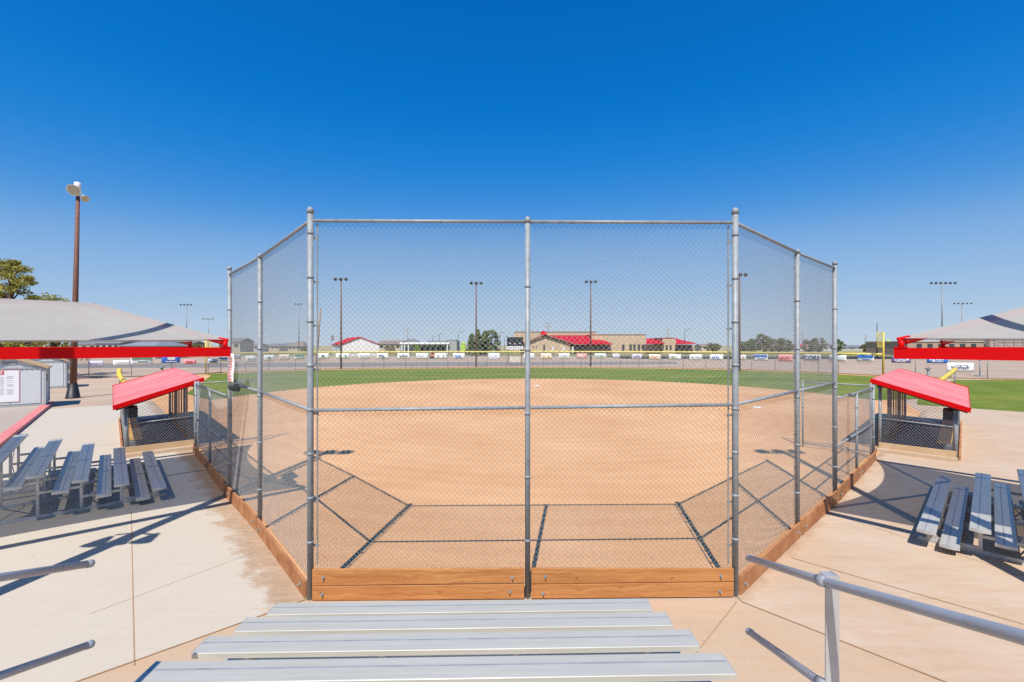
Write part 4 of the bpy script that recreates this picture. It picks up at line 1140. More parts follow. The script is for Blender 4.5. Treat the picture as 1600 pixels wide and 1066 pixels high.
# ------------------------------------------------------------ far buildings
def box_part(t, name, m, x0, x1, y0, y1, z0, z1, parent=None):
    mb = MB(); mb.prism([(x0,y0),(x1,y0),(x1,y1),(x0,y1)], z0, z1); return mb.build(name, m, parent or t)
def zz(py, Y): return CAM_H-(py-540)*Y/F
def xx_(px, Y): return (px-800)*Y/F
def house(px0, px1, ye, yp, Y, wall, roof, label, style='gable', depth=9, nwin=3, cat='house', group=None):
    x0, x1 = xx_(px0,Y), xx_(px1,Y); ze, zp = zz(ye,Y), zz(yp,Y)
    t = thing('house', label, cat, ((x0+x1)/2, Y, 0), 0, group)
    box_part(t, 'wall', wall, x0, x1, Y, Y+depth, -0.05, ze)
    mb = MB(); o = 0.5
    if style == 'gable':      # ridge along x
        A = [(x0-o,Y-o,ze-0.1),(x1+o,Y-o,ze-0.1),(x1+o,Y+depth/2,zp),(x0-o,Y+depth/2,zp)]
        B = [(x0-o,Y+depth+o,ze-0.1),(x1+o,Y+depth+o,ze-0.1),(x1+o,Y+depth/2,zp),(x0-o,Y+depth/2,zp)]
        mb.quad(*A); mb.quad(*reversed(B)); mb.poly([A[0],A[3],B[0]]); mb.poly([A[1],B[1],A[2]]); mb.quad(A[0],B[0],B[1],A[1])
    elif style == 'front':    # gable faces the camera
        xm = (x0+x1)/2
        for ya in (Y-o, Y+depth+o): mb.poly([(x0-o,ya,ze-0.1),(x1+o,ya,ze-0.1),(xm,ya,zp)])
        mb.quad((x0-o,Y-o,ze-0.1),(xm,Y-o,zp),(xm,Y+depth+o,zp),(x0-o,Y+depth+o,ze-0.1)); mb.quad((x1+o,Y-o,ze-0.1),(x1+o,Y+depth+o,ze-0.1),(xm,Y+depth+o,zp),(xm,Y-o,zp))
        mb.quad((x0-o,Y-o,ze-0.1),(x0-o,Y+depth+o,ze-0.1),(x1+o,Y+depth+o,ze-0.1),(x1+o,Y-o,ze-0.1))
    else:                     # hipped
        r0, r1 = x0+(x1-x0)*0.32, x1-(x1-x0)*0.32
        p = [(x0-o,Y-o,ze-0.1),(x1+o,Y-o,ze-0.1),(x1+o,Y+depth+o,ze-0.1),(x0-o,Y+depth+o,ze-0.1)]; q0 = (r0,Y+depth/2,zp); q1 = (r1,Y+depth/2,zp)
        mb.quad(p[0],p[1],q1,q0); mb.poly([p[1],p[2],q1]); mb.quad(p[2],p[3],q0,q1); mb.poly([p[3],p[0],q0]); mb.quad(*reversed(p))
    mb.build('roof', roof, t)
    w = x1-x0
    for i in range(nwin):
        xc = x0+w*(i+0.5)/nwin; hw = min(0.9, w/nwin*0.28)
        f = box_part(t, 'window', M['window'], xc-hw, xc+hw, Y-0.06, Y+0.1, max(0.9, ze*0.55), max(2.0, ze*0.82))
    return t
HG = 'houses on the horizon'
# left, seen over the red beam
house(100, 150, 538, 533, 170, M['house_white'], M['roof_grey'], 'pale house with low grey roof seen under the left sail, right of the rusty pole', 'gable', 12, 4, group=HG)
house(148, 186, 536, 529, 150, M['house_grey'], M['roof_slate'], 'grey house with two storeys seen under the left sail', 'gable', 12, 4, group=HG)
house(190, 243, 540, 530, 120, M['house_grey'], M['roof_slate'], 'house with broad blue grey hipped roof seen under the left sail', 'hip', 12, 3, group=HG)
house(236, 262, 536, 530, 190, M['house_white'], M['roof_grey'], 'tall pale house with dark windows seen under the left sail', 'gable', 10, 3, group=HG)
house(262, 298, 537, 533, 200, M['house_tan'], M['roof_brown'], 'tan house with brown roof seen under right end of left sail', 'gable', 10, 3, group=HG)
house(340, 375, 534, 528, 190, M['house_tan'], M['roof_grey'], 'tan two storey house behind the left end post of backstop', 'gable', 10, 3, group=HG)
for i, (a_, b_, e_, p_, Y_, w_, r_, st, lb) in enumerate([
    (377,404,541,537,260,'house_grey','roof_brown','gable','long grey house seen through left wing, left of its middle post'),
    (409,436,541,536.5,280,'house_tan','roof_grey','hip','tan hipped house seen through left wing, right of its middle post'),
    (438,458,540,536,300,'house_grey','roof_grey','gable','grey house seen through left wing in front of the thin stadium light'),
    (450,474,541,533,240,'house_tan','roof_brown','hip','tan house with peaked brown roof left of the left corner post'),
    (592,626,537.5,532,230,'house_tan','roof_brown','gable','tan house with dormers right of the white shed'),
    (626,654,536.5,529.5,260,'house_grey','roof_grey','hip','house with peaked grey roof behind the white canopy building')]):
    house(a_, b_, e_, p_, Y_, M[w_], M[r_], lb, st, 11, 4, group=HG)

# white shed with red roof: gable end to the right, long side to the left
Y = 150
t = thing('red_roofed_shed', 'white metal shed with red roof beyond the outfield fence', 'shed', (xx_(560,Y), Y, 0))
gx0, gx1 = xx_(535,Y), xx_(592,Y); ze, zp = zz(538.5,Y), zz(527.5,Y); bx = -7.5; dep = 20
w0 = [(gx0,Y,0),(gx1,Y,0),(gx1,Y,ze),((gx0+gx1)/2,Y,zp),(gx0,Y,ze)]
sh = Vector((bx-4, dep, 0))
mb = MB(); bk = [tuple(Vector(p)+sh) for p in w0]
mb.poly(w0); mb.poly(list(reversed(bk)))
mb.quad(w0[0],w0[4],bk[4],bk[0]); mb.quad(w0[1],bk[1],bk[2],w0[2]); mb.build('wall', M['house_white'], t)
mb = MB(); e = Vector((0,-0.4,0.08))
for i0, i1, ox in ((4,3,-0.5),(2,3,0.5)):
    a_ = Vector(w0[i0])+e+Vector((ox,0,-0.15)); b_ = Vector(w0[i1])+e; c3 = Vector(bk[i1])+Vector((0,0.4,0.08)); d_ = Vector(bk[i0])+Vector((ox,0.4,-0.07))
    mb.quad(a_,b_,c3,d_); up = Vector((0,0,0.2)); mb.quad(a_+up,b_+up,c3+up,d_+up); mb.quad(a_,b_,b_+up,a_+up); mb.quad(a_,d_,d_+up,a_+up)
rf = mb.build('roof', M['far_red'], t)
box_part(t, 'vent_pipe', M['galv_dark'], gx0-7, gx0-6.4, Y+8, Y+8.6, zp-1, zp+0.9, rf)

# long grey and white building with lime panels
Y = 190
t = thing('clubhouse', 'long grey building with white canopy and lime green panels', 'building', (xx_(668,Y), Y, 0))
box_part(t, 'wall', M['house_grey'], xx_(628,Y), xx_(702,Y), Y, Y+14, 0, zz(537.5,Y))
box_part(t, 'canopy', M['white'], xx_(627,Y), xx_(703,Y), Y-2.5, Y+15, zz(538,Y)+0.02, zz(535,Y))
for px in (630, 634, 640, 700): box_part(t, 'canopy_post', M['white'], xx_(px,Y)-0.2, xx_(px,Y)+0.2, Y-2.3, Y-1.9, 0, zz(538,Y)+0.01)
box_part(t, 'lime_panel', M['lime'], xx_(648,Y), xx_(655,Y), Y-0.4, Y-0.02, 1.2, zz(539.5,Y))
for px in (661, 669, 677, 686, 693): box_part(t, 'window', M['window'], xx_(px,Y)-0.8, xx_(px,Y)+0.8, Y-0.08, Y+0.1, 1.5, 3.4)
box_part(t, 'tower', M['house_grey'], xx_(701.5,Y), xx_(714,Y), Y-1.0, Y+10, 0, zz(533,Y))
box_part(t, 'roof_unit', M['roof_grey'], xx_(664,Y), xx_(708,Y), Y+5, Y+12, zz(535,Y)-0.02, zz(532.5,Y))
box_part(t, 'roof_unit', M['roof_slate'], xx_(691,Y), xx_(707,Y), Y+12.1, Y+18, zz(536,Y), zz(530.5,Y))
Y = 170
t = thing('lime_tower', 'lime green playground tower left of the conifer clump', 'playground', (xx_(723.5,Y), Y, 0))
box_part(t, 'tower_body', M['lime'], xx_(720.5,Y), xx_(726.5,Y), Y, Y+1.5, 1.0, zz(537,Y))
mb = MB(); mb.poly([(xx_(719.8,Y),Y-0.2,zz(537,Y)),(xx_(727.2,Y),Y-0.2,zz(537,Y)),(xx_(723.5,Y),Y+0.7,zz(534.5,Y))]); mb.poly([(xx_(719.8,Y),Y+1.7,zz(537,Y)),(xx_(723.5,Y),Y+0.7,zz(534.5,Y)),(xx_(727.2,Y),Y+1.7,zz(537,Y))])
mb.poly([(xx_(719.8,Y),Y-0.2,zz(537,Y)),(xx_(723.5,Y),Y+0.7,zz(534.5,Y)),(xx_(719.8,Y),Y+1.7,zz(537,Y))]); mb.poly([(xx_(727.2,Y),Y-0.2,zz(537,Y)),(xx_(727.2,Y),Y+1.7,zz(537,Y)),(xx_(723.5,Y),Y+0.7,zz(534.5,Y))])
mb.build('tower_roof', M['lime'], t)
for px in (721, 726): box_part(t, 'leg', M['galv_dark'], xx_(px,Y)-0.1, xx_(px,Y)+0.1, Y+0.1, Y+0.3, 0, 1.0)
# green dome, orange digger
Y = 150; c3 = Vector((xx_(769,Y), Y, 0)); mb = MB(); n1, n2 = 12, 5
ring = lambda j: [(c3.x+1.5*math.cos(2*math.pi*i/n1)*math.cos(j*math.pi/2/n2), c3.y+1.5*math.sin(2*math.pi*i/n1)*math.cos(j*math.pi/2/n2), 1.35*math.sin(j*math.pi/2/n2)+1.0) for i in range(n1)]
for j in range(n2):
    a_, b_ = ring(j), ring(j+1)
    for i in range(n1): mb.quad(a_[i], a_[(i+1)%n1], b_[(i+1)%n1], b_[i], True)
mb.tube([(c3.x,c3.y,0),(c3.x,c3.y,1.0)], 1.45, 12)
tag(mb.build('play_dome', M['teal']), 'green dome right of the conifer clump', 'dome')
Y = 120; cx = xx_(677,Y)
t = thing('digger', 'small orange digger parked beyond the outfield fence', 'digger', (cx, Y, 0))
box_part(t, 'cab', M['orange'], cx-0.75, cx+0.45, Y, Y+1.2, 0.75, 1.9)
box_part(t, 'track', M['black'], cx-0.95, cx+0.75, Y-0.3, Y-0.02, 0.0, 0.6); box_part(t, 'track', M['black'], cx-0.95, cx+0.75, Y+1.22, Y+1.5, 0.0, 0.6)
box_part(t, 'chassis', M['lamp_dark'], cx-0.7, cx+0.5, Y, Y+1.2, 0.3, 0.74)
mb = MB(); mb.bar((cx+0.4,Y+0.6,1.2),(cx+1.2,Y+0.6,1.9),0.15,0.18); mb.bar((cx+1.2,Y+0.6,1.9),(cx+1.5,Y+0.6,0.9),0.12,0.14); mb.box((cx+1.42,Y+0.6,0.8),(0.4,0.5,0.3)); mb.build('boom', M['orange'], t)
box_part(t, 'window', M['window'], cx-0.5, cx+0.2, Y-0.02, Y+0.05, 1.25, 1.75)

# scoreboard
b = G(804, 571.5); Y = b.y
t = thing('scoreboard', 'black electronic scoreboard with pale strip on two posts beyond centre field', 'scoreboard', (b.x, Y, 0))
x0, x1 = xx_(792,Y), xx_(817.5,Y)
box_part(t, 'panel', M['black'], x0, x1, Y, Y+0.35, zz(541,Y), zz(527,Y))
box_part(t, 'name_strip', M['white'], x0, x1, Y, Y+0.3, zz(546,Y), zz(541.3,Y))
mb = MB()
for i in range(6): mb.box((x0+(x1-x0)*(0.12+0.15*i), Y-0.012, zz(543.6,Y)), (0.26,0.02,0.2))
mb.build('strip_marks', M['roof_slate'], t)
for px in (794, 814.5): box_part(t, 'post', M['rust'], xx_(px,Y)-0.09, xx_(px,Y)+0.09, Y+0.36, Y+0.54, 0, zz(528,Y))
# digits drawn with seven segment bars
def digit(mb, x, z, h, segs):
    w = h*0.5; t_ = h*0.13
    S = {'a':(0,h/2,w,t_),'d':(0,-h/2,w,t_),'g':(0,0,w,t_),'f':(-w/2,h/4,t_,h/2),'b':(w/2,h/4,t_,h/2),'e':(-w/2,-h/4,t_,h/2),'c':(w/2,-h/4,t_,h/2)}
    for k in segs:
        q = S[k]; mb.box((x+q[0], Y-0.012, z+q[1]), (q[2]*0.9, 0.02, q[3]*0.9))
mb = MB()
for u, v in ((0.2,0.3),(0.5,0.25),(0.8,0.3)): mb.box((x0+(x1-x0)*u, Y-0.012, zz(541-14*v,Y)), (0.34,0.02,0.2))
mb.build('score_windows', M['grey_print'], t)
Y2 = Y+4
t = thing('tan_board', 'low tan board standing behind the scoreboard legs', 'board', (b.x, Y2, 0))
box_part(t, 'panel', M['cream'], xx_(796,Y2), xx_(814,Y2), Y2, Y2+0.15, zz(566,Y2), zz(557.5,Y2))
for px in (797, 813): box_part(t, 'leg', M['slat'], xx_(px,Y2)-0.07, xx_(px,Y2)+0.07, Y2+0.16, Y2+0.28, 0, zz(558.5,Y2))

# school
Y = 185
t = thing('school', 'sandstone school with red metal roofs beyond centre field', 'school', (xx_(930,Y), Y, 0))
def SB(name, m, px0, px1, yt, dy0, dy1, yb=None, parent=None):
    y_ = Y+dy0
    return box_part(t, name, m, xx_(px0,y_), xx_(px1,y_), y_, Y+dy1, 0 if yb is None else zz(yb,y_), zz(yt,y_), parent)
gym = SB('gym_wall', M['stone'], 803, 932, 519, 30, 60)
SB('gym_parapet', M['stone_dark'], 803, 932, 518.3, 29.8, 60.2, 519, gym)
hall = SB('hall_wall', M['stone'], 924, 1009, 523.3, 12, 40)
SB('hall_parapet', M['stone_dark'], 923.5, 1009.5, 522.5, 11.8, 40.2, 523.3, hall)
# gable wing in front
x0, x1, xm = xx_(819,Y), xx_(891,Y), xx_(851,Y)
ze0, ze1, zp = zz(537,Y), zz(538,Y), zz(525.5,Y)
mb = MB(); fr = [(x0,Y,0),(x1,Y,0),(x1,Y,ze1),(xm,Y,zp),(x0,Y,ze0)]; bk = [(p[0],Y+28,p[2]) for p in fr]
mb.poly(fr); mb.poly(list(reversed(bk))); mb.quad(fr[0],fr[4],bk[4],bk[0]); mb.quad(fr[1],bk[1],bk[2],fr[2]); mb.build('gable_wall', M['stone'], t)
mb = MB()
for (A, B) in (((x0-1.5,ze0-0.5),(xm,zp+0.35)), ((xm,zp+0.35),(x1+2,ze1-0.3))):
    a_ = Vector((A[0],Y-1,A[1])); b_ = Vector((B[0],Y-1,B[1])); s_ = Vector((0,29,0)); up = Vector((0,0,0.5))
    mb.quad(a_,b_,b_+s_,a_+s_); mb.quad(a_+up,b_+up,b_+s_+up,a_+s_+up); mb.quad(a_,b_,b_+up,a_+up); mb.quad(a_,a_+s_,a_+s_+up,a_+up); mb.quad(b_,b_+s_,b_+s_+up,b_+up)
mb.build('gable_roof', M['stone_dark'], t)
mb = MB(); mb.quad((xm-2,Y-1.2,zp+0.5),(xm+1,Y-1.2,zp+0.5),(xm+0.2,Y-0.8,zp+2.2),(xm-1.2,Y-0.8,zp+2.2)); mb.quad((xm-2,Y+0.6,zp+0.5),(xm-1.2,Y+0.2,zp+2.2),(xm+0.2,Y+0.2,zp+2.2),(xm+1,Y+0.6,zp+0.5))
mb.quad((xm-2,Y-1.2,zp+0.5),(xm-1.2,Y-0.8,zp+2.2),(xm-1.2,Y+0.2,zp+2.2),(xm-2,Y+0.6,zp+0.5)); mb.quad((xm+1,Y-1.2,zp+0.5),(xm+1,Y+0.6,zp+0.5),(xm+0.2,Y+0.2,zp+2.2),(xm+0.2,Y-0.8,zp+2.2)); mb.quad((xm-1.2,Y-0.8,zp+2.2),(xm+0.2,Y-0.8,zp+2.2),(xm+0.2,Y+0.2,zp+2.2),(xm-1.2,Y+0.2,zp+2.2))
mb.build('ridge_cap', M['far_red'], t)
# long red roof right of the gable: eaves in front, ridge further back
def red_slope(pts_front, pts_back, name='red_roof'):
    mb = MB(); a_, b_ = [Vector(p) for p in pts_front]; c4, d_ = [Vector(p) for p in pts_back]; up = Vector((0,0,0.3))
    mb.quad(a_,b_,c4,d_); mb.quad(a_+up,b_+up,c4+up,d_+up); mb.quad(a_,b_,b_+up,a_+up); mb.quad(b_,c4,c4+up,b_+up); mb.quad(c4,d_,d_+up,c4+up); mb.quad(d_,a_,a_+up,d_+up)
    return mb.build(name, M['far_red'], t)
PP = lambda px, py, dy: P(px, py, Y+dy)
red_slope((PP(890,538,-1), PP(958,538.5,3)), (PP(922,525,24), PP(858,525,18)))
SB('porch_wall', M['brick'], 893, 955, 538.6, 6, 11)
for px in (903, 911, 920, 929, 938, 946): SB('window', M['window'], px-2.6, px+2.6, 540.2, 5.6, 6.4, 545)
for px in (833, 838): SB('window', M['window'], px-0.7, px+0.7, 541, -0.3, 0.3, 543.2)
SB('door', M['window'], 849, 851.5, 538.5, -0.3, 0.3, 547)
for px in (974, 985.5, 991.5, 998.5, 1005): SB('window', M['window'], px-1.8, px+1.8, 538.5, 11.6, 12.3, 546.5)
for px in (864, 880, 895): SB('awning_panel', M['house_white'], px-1.7, px+1.7, 542, -1.2, -0.4, 552)
red_slope((PP(1009.6,538,4), PP(1039,537,4)), (PP(1028,531,18), PP(1009.6,529.5,18)))
SB('link_wall', M['brick'], 1010, 1035, 538.2, 8, 14)
SB('pier_wall', M['stone'], 1035, 1055, 528.5, 6, 20)
SB('pier_parapet', M['far_red'], 1034.5, 1055.5, 527.8, 5.8, 20.2, 528.5)
for px in (1042, 1048): SB('window', M['window'], px-1.6, px+1.6, 539.5, 5.7, 6.3, 546)
red_slope((PP(1055.6,538.5,4), PP(1088,537.5,4)), (PP(1062,531.5,18), PP(1055.6,529.5,18)))
SB('wing_wall', M['brick'], 1056, 1083, 538.7, 8, 14)
for px in (1061, 1068, 1076): SB('window', M['window'], px-2.2, px+2.2, 540.2, 7.6, 8.4, 545.5)

# right horizon
for (a_, b_, e_, p_, Y_, w_, r_, st, lb) in [
    (1096,1128,541.5,537.5,300,'house_tan','roof_brown','gable','low tan houses right of the school'),
    (1247,1262,541,538,300,'house_white','far_red','gable','small house with red roof right of the middle post of right wing'),
    (1286,1312,541.5,537.5,280,'house_white','roof_grey','gable','pale house with grey roof behind right end post of backstop'),
    (1313,1350,543,539.5,320,'house_grey','roof_grey','gable','long low grey house left of the thin dark pole')]:
    house(a_, b_, e_, p_, Y_, M[w_], M[r_], lb, st, 11, 3, group=HG)
Y = 170
t = thing('long_building', 'long low brown brick building behind the red beam on the right', 'building', (xx_(1520,Y), Y, 0))
box_part(t, 'wall', M['brick'], xx_(1418,Y), xx_(1640,Y), Y, Y+20, 0, zz(534.5,Y))
box_part(t, 'parapet', M['house_tan'], xx_(1417,Y), xx_(1641,Y), Y-0.3, Y+20.3, zz(534.5,Y), zz(533,Y))
box_part(t, 'entrance_block', M['brick'], xx_(1538,Y), xx_(1547,Y), Y-2, Y-0.4, 0, zz(527,Y))
for k in range(6): box_part(t, 'window', M['window'], xx_(1432+17*k,Y), xx_(1440+17*k,Y), Y-0.1, Y+0.1, 2.2, 4.2)
Y = 110
t = thing('grandstand', 'silver grandstand at the right photo edge behind the red beam', 'grandstand', (xx_(1590,Y), Y, 0))
for k in range(6): box_part(t, 'row', M['alu_frame'], xx_(1561,Y), xx_(1625,Y), Y+k*0.7, Y+k*0.7+0.35, 1.7+0.5*k, 1.78+0.5*k)
for px in (1562, 1578, 1594, 1610, 1624):
    mb = MB(); x_ = xx_(px,Y); mb.bar((x_,Y,0),(x_,Y,1.69),0.12,0.12); mb.bar((x_,Y+3.6,0),(x_,Y+3.6,5.2),0.12,0.12); mb.bar((x_,Y,1.62),(x_,Y+3.6,4.1),0.1,0.1); mb.build('frame', M['galv_dark'], t)
mb = MB(); 
for z_ in (4.7, 5.2): mb.tube([(xx_(1561,Y),Y+3.6,z_),(xx_(1625,Y),Y+3.6,z_)],0.04,8)
mb.build('rail', M['galv_dark'], t)
# green water tank like dome on the right
Y = 240
t = thing('lime_tank', 'lime green tank left of the right shade bracket', 'tank', (xx_(1388,Y), Y, 0))
mb = MB(); x_ = xx_(1387.5,Y); mb.tube([(x_,Y,0),(x_,Y,zz(537,Y)),(x_,Y,zz(533,Y)),(x_,Y,zz(531.5,Y))],[0.9,1.0,1.0,0.4],14); mb.build('tank_body', M['lime'], t)
mb = MB(); mb.tube([(x_,Y,0),(x_,Y,0.4)],1.3,14); mb.build('plinth', M['house_grey'], t)

# ------------------------------------------------------------ utility poles, lamps, stadium lights
def utility(px, ytop, Y, label, lean=0.0, arms=(0.6,), r=0.15, m='pole_wood', aw=1.2):
    x_ = xx_(px,Y); zt = zz(ytop,Y)
    t = thing('utility_pole', label, 'utility pole', (x_, Y, 0))
    mb = MB(); mb.tube([(0,0,0),(lean,0,zt)], [r,r*0.7], 8); mb.build('pole', M[m], t, local=True)
    for a_ in arms:
        mb = MB(); z_ = zt-a_; xl = lean*z_/zt; mb.bar((xl-aw,-0.1,z_),(xl+aw,-0.1,z_),0.12,0.14)
        for k in (-0.9,-0.4,0.4,0.9): mb.tube([(xl+aw*k,-0.1,z_+0.07),(xl+aw*k,-0.1,z_+0.3)],0.05,6)
        mb.build('cross_arm', M[m], t, local=True)
    return t
utility(494, 481, 82, 'leaning weathered wooden pole just right of the left corner post', lean=0.85, arms=(), r=0.19)
utility(856.5, 503, 260, 'wooden power pole with two cross arms above the school gable', arms=(1.0,2.6), aw=2.0, r=0.25)
utility(1044, 512, 300, 'wooden power pole with three cross arms above the sandstone pier', arms=(1.2,4.0,6.5), aw=2.2, r=0.25)
utility(637, 513, 240, 'thin power pole in front of the peaked grey roof', arms=(1.0,), aw=2.2, r=0.2)
utility(1253.5, 518, 330, 'far power pole just right of the middle post of right wing', arms=(1.0,2.5), aw=2.0, r=0.25)
utility(1352, 523, 340, 'far power pole right of right end post of backstop', arms=(1.0,3.0), aw=2.4, r=0.25)
utility(1370.5, 505, 130, 'dark bare pole beside the right foul pole', arms=(), r=0.16, m='lamp_dark')
def street_lamp(px, ytop, Y, label, side=1):
    x_ = xx_(px,Y); zt = zz(ytop,Y)
    t = thing('street_lamp', label, 'street lamp', (x_, Y, 0), 0, 'street lamps behind centre field')
    mb = MB(); mb.tube([(0,0,0),(0,0,zt-0.3),(0.25*side,0,zt),(1.3*side,0,zt+0.1)], [0.13,0.09,0.08,0.07], 8); mb.build('pole', M['lamp_dark'], t, local=True)
    mb = MB(); mb.box((1.6*side,0,zt+0.08),(0.9,0.35,0.16)); mb.build('lamp_head', M['lamp_dark'], t, local=True)
street_lamp(676, 525.5, 200, 'street lamp above the orange digger, leftmost of the three by the clubhouse')
street_lamp(686.5, 522, 200, 'street lamp above the clubhouse roof, middle of the three there')
street_lamp(716, 519, 170, 'tall street lamp just left of the lime playground tower')
street_lamp(781, 520, 190, 'street lamp just right of the conifer clump')
street_lamp(788, 526, 210, 'short street lamp between the conifer clump and the scoreboard')
street_lamp(1070, 515.5, 180, 'street lamp above the rightmost red school roof')
def stadium(px, ytop, Y, n, w, label, tiers=1):
    x_ = xx_(px,Y); zt = zz(ytop,Y)
    t = thing('stadium_light', label, 'stadium light', (x_, Y, 0), 0, 'slim grey stadium lights on the horizon')
    mb = MB(); mb.tube([(0,0,0),(0,0,zt)], [0.24,0.15], 10); mb.build('pole', M['galv_dark'], t, local=True)
    for k in range(tiers):
        z_ = zt-1.2*k
        mb = MB(); mb.bar((-w,0,z_),(w,0,z_),0.12,0.12); mb.build('cross_arm', M['galv_dark'], t, local=True)
        for i in range(n):
            x2 = -w+2*w*i/(n-1)
            mb = MB(); mb.tube([(x2,-0.1,z_+0.3),(x2,-0.45,z_+0.15)],[0.2,0.42],10); mb.build('lamp', M['lamp_dark'], t, local=True)
stadium(291.5, 477, 200, 4, 2.3, 'grey stadium light with four lamps above the left sail end')
stadium(325.5, 499, 280, 5, 3.4, 'smaller grey stadium light left of left end post of backstop')
stadium(467, 476, 200, 3, 1.3, 'grey stadium light seen through left wing near left corner post')
stadium(1472, 443.5, 150, 6, 4.0, 'tall grey stadium light with six lamps rising behind right sail')
stadium(1503, 475, 210, 5, 4.0, 'shorter grey stadium light rising behind right sail')
# small post with white box behind the right lawn
g = G(1531, 588)
t = thing('service_post', 'grey post with white box behind the right side lawn', 'post', (g.x, g.y, 0))
mb = MB(); mb.tube([(0,0,0),(0,0,1.9)],0.06,8); mb.box((0,0,0.05),(0.9,0.5,0.1)); mb.build('post', M['galv'], t, local=True)
mb = MB(); mb.box((0,-0.02,2.1),(0.36,0.25,0.45)); mb.build('box', M['white'], t, local=True)
def water_tap(px, py, label):
    g = G(px, py); t = thing('drinking_fountain', label, 'fountain', (g.x, g.y, 0))
    mb = MB(); mb.tube([(0,0,0),(0,0,0.05),(0,0,0.9)],[0.2,0.12,0.12],10); mb.build('pedestal', M['galv_dark'], t, local=True)
    mb = MB(); mb.tube([(0,0,0.9),(0,0,0.96),(0,0,1.06)],[0.14,0.26,0.28],12); mb.tube([(0.1,0,1.05),(0.1,0,1.2)],0.03,6); mb.build('bowl', M['galv_dark'], t, local=True)
water_tap(1450, 590, 'small grey stand pipe behind the right dugout roof')
water_tap(253, 588, 'small grey stand pipe behind the left dugout roof')

# ------------------------------------------------------------ trees
def leaves(mb, rnd, centre, rad, n, size, flat=0.8):
    for i in range(n):
        u = Vector((rnd.gauss(0,1), rnd.gauss(0,1), rnd.gauss(0,1))).normalized()*(rnd.random()**0.45)
        c = centre+Vector((u.x*rad, u.y*rad, u.z*rad*flat))
        a = Vector((rnd.gauss(0,1), rnd.gauss(0,1), rnd.gauss(0.4,1))).normalized()
        b = a.cross(Vector((rnd.gauss(0,1), rnd.gauss(0,1), rnd.gauss(0,1)))).normalized()
        s = size*rnd.uniform(0.6, 1.3)
        mb.quad(c-a*s-b*s*0.3, c+a*s-b*s*0.22, c+a*s*1.1+b*s*0.22, c-a*s*0.9+b*s*0.3)
def tree(px, ytop, Y, radius, kind, label, seed, leaf, base_frac=0.15, n_cl=40, n_lf=45, size=0.22, group=None):
    rnd = random.Random(seed); x_ = xx_(px,Y); H = zz(ytop,Y)
    t = thing('pine_tree' if kind == 'pine' else 'tree', label, 'tree', (x_, Y, 0), 0, group)
    tr = MB(); tr.tube([(0,0,0),(0.05*radius*rnd.uniform(-1,1),0,H*0.4),(0.1*radius*rnd.uniform(-1,1),0,H*0.9)], [H*0.028,H*0.02,H*0.006], 8)
    cr = MB()
    for i in range(n_cl):
        f = base_frac+(1-base_frac)*(i+rnd.random())/n_cl
        if kind == 'cone': rr = radius*(1.02-f)**0.8*1.05
        elif kind == 'pine': rr = radius*min(1, 1.6*(1.03-f)**0.7)*(0.55+0.45*rnd.random())
        else: rr = radius*math.sqrt(max(0.05, 1-((f-0.55)/0.5)**2))
        a = rnd.random()*2*math.pi; q = rr*(0.35+0.65*rnd.random())
        c = Vector((math.cos(a)*q, math.sin(a)*q, H*f*0.97))
        cl = radius*(rnd.uniform(0.09, 0.165) if kind == 'pine' else rnd.uniform(0.16, 0.30))
        tr.tube([(0,0,max(0.2,c.z-q*0.5)), c*0.6+Vector((0,0,c.z*0.38)), c], [H*0.008,H*0.005,H*0.002], 5)
        leaves(cr, rnd, c, cl, n_lf, size, 0.5 if kind == 'pine' else 0.65)
    tr.build('trunk', M['bark'], t, local=True)
    cr.build('crown', M[leaf], t, fix=False, local=True)
    return t
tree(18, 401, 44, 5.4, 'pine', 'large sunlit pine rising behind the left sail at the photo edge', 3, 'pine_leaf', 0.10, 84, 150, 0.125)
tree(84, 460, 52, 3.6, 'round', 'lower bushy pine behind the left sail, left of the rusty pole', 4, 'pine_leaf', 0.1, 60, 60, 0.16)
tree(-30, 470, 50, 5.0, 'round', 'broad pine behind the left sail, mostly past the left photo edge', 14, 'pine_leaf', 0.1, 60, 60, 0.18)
TG = 'conifers beyond centre field'
tree(737.5, 522, 150, 2.4, 'cone', 'shortest conifer of the clump by the scoreboard, on its left', 5, 'dark_leaf', 0.06, 60, 110, 0.24, TG)
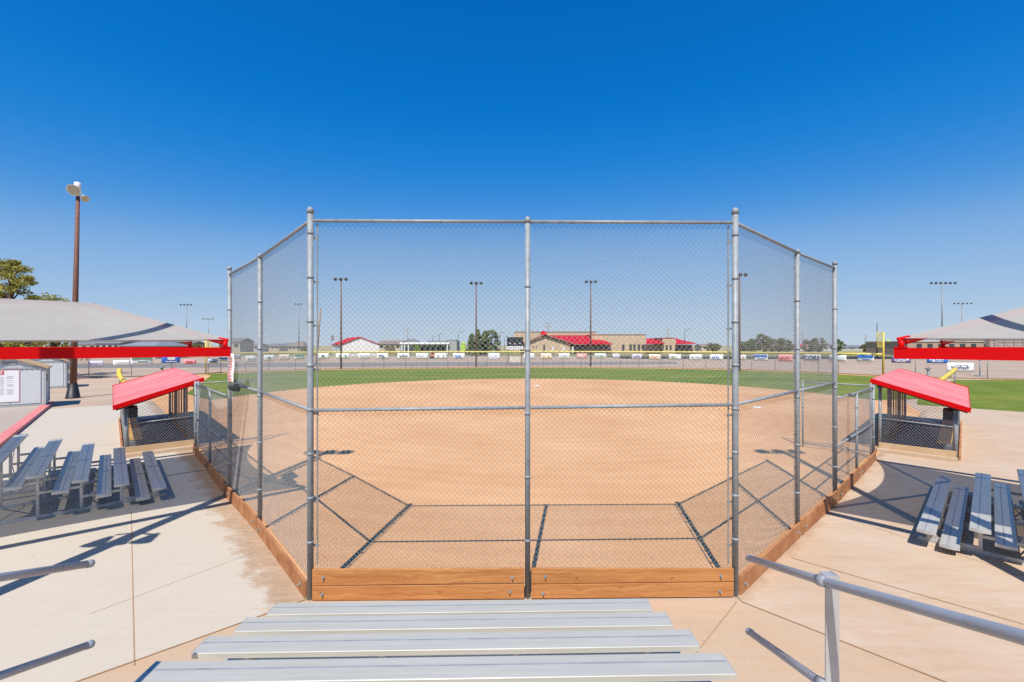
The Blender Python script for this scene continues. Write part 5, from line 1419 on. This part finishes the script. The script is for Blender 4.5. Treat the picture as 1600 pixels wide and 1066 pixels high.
tree(747, 515, 153, 2.5, 'cone', 'tall conifer behind the brown floodlight pole, left of the scoreboard', 6, 'dark_leaf', 0.06, 64, 110, 0.24, TG)
tree(757.5, 516.5, 156, 2.3, 'cone', 'bluish conifer in the middle of the clump by the scoreboard', 7, 'dark_leaf', 0.06, 64, 110, 0.24, TG)
tree(768, 516, 151, 3.0, 'round', 'widest conifer of the clump by the scoreboard, on its right', 8, 'dark_leaf', 0.06, 64, 110, 0.24, TG)
TG2 = 'trees on the right horizon'
for i, (px, yt, Y_, r_, k, lf, lb) in enumerate([
    (1114,537,260,4.5,'round','olive_leaf','small olive tree among the tan houses right of the school'),
    (1165,534,230,4.0,'round','dark_leaf','dark low tree just right of the right corner post'),
    (1177,530,230,3.6,'round','dark_leaf','dark rounded tree left of the tallest tree seen through right wing'),
    (1193,522.5,230,4.8,'round','olive_leaf','tallest tree seen through right wing'),
    (1204,530,235,3.6,'round','olive_leaf','olive tree just right of the tallest tree seen through right wing'),
    (1218,529,240,3.6,'round','olive_leaf','olive tree third left of the middle post of right wing'),
    (1229,531.5,240,4.0,'round','dark_leaf','dark green tree next to the middle post of right wing'),
    (1264,531,250,4.6,'round','olive_leaf','pale bare tree right of the middle post of right wing'),
    (1279,528.5,255,5.4,'round','olive_leaf','broad olive tree left of right end post of backstop'),
    (1310,531,250,3.6,'round','dark_leaf','dark bush like tree touching right end post of backstop'),
    (1356,537,240,3.0,'round','olive_leaf','small olive shrub tree left of the dark bare pole'),
    (1378,537.5,260,2.6,'round','olive_leaf','small olive shrub tree right of the right foul pole')]):
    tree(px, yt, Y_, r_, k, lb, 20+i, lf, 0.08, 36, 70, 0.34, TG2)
for i, (px, yt, Y_, r_, lb) in enumerate([(478,541,240,3.0,'low green shrub left of the left corner post'),(309,537,150,1.8,'bright shrub between the two red brackets of left sail'),(370,541,220,2.6,'low shrub beside the tan two storey house'),(608,541,200,3.2,'yellow green shrub right of the white shed')]):
    tree(px, yt, Y_, r_, 'round', lb, 50+i, 'olive_leaf', 0.05, 24, 26, 0.34, 'shrubs on the left horizon')
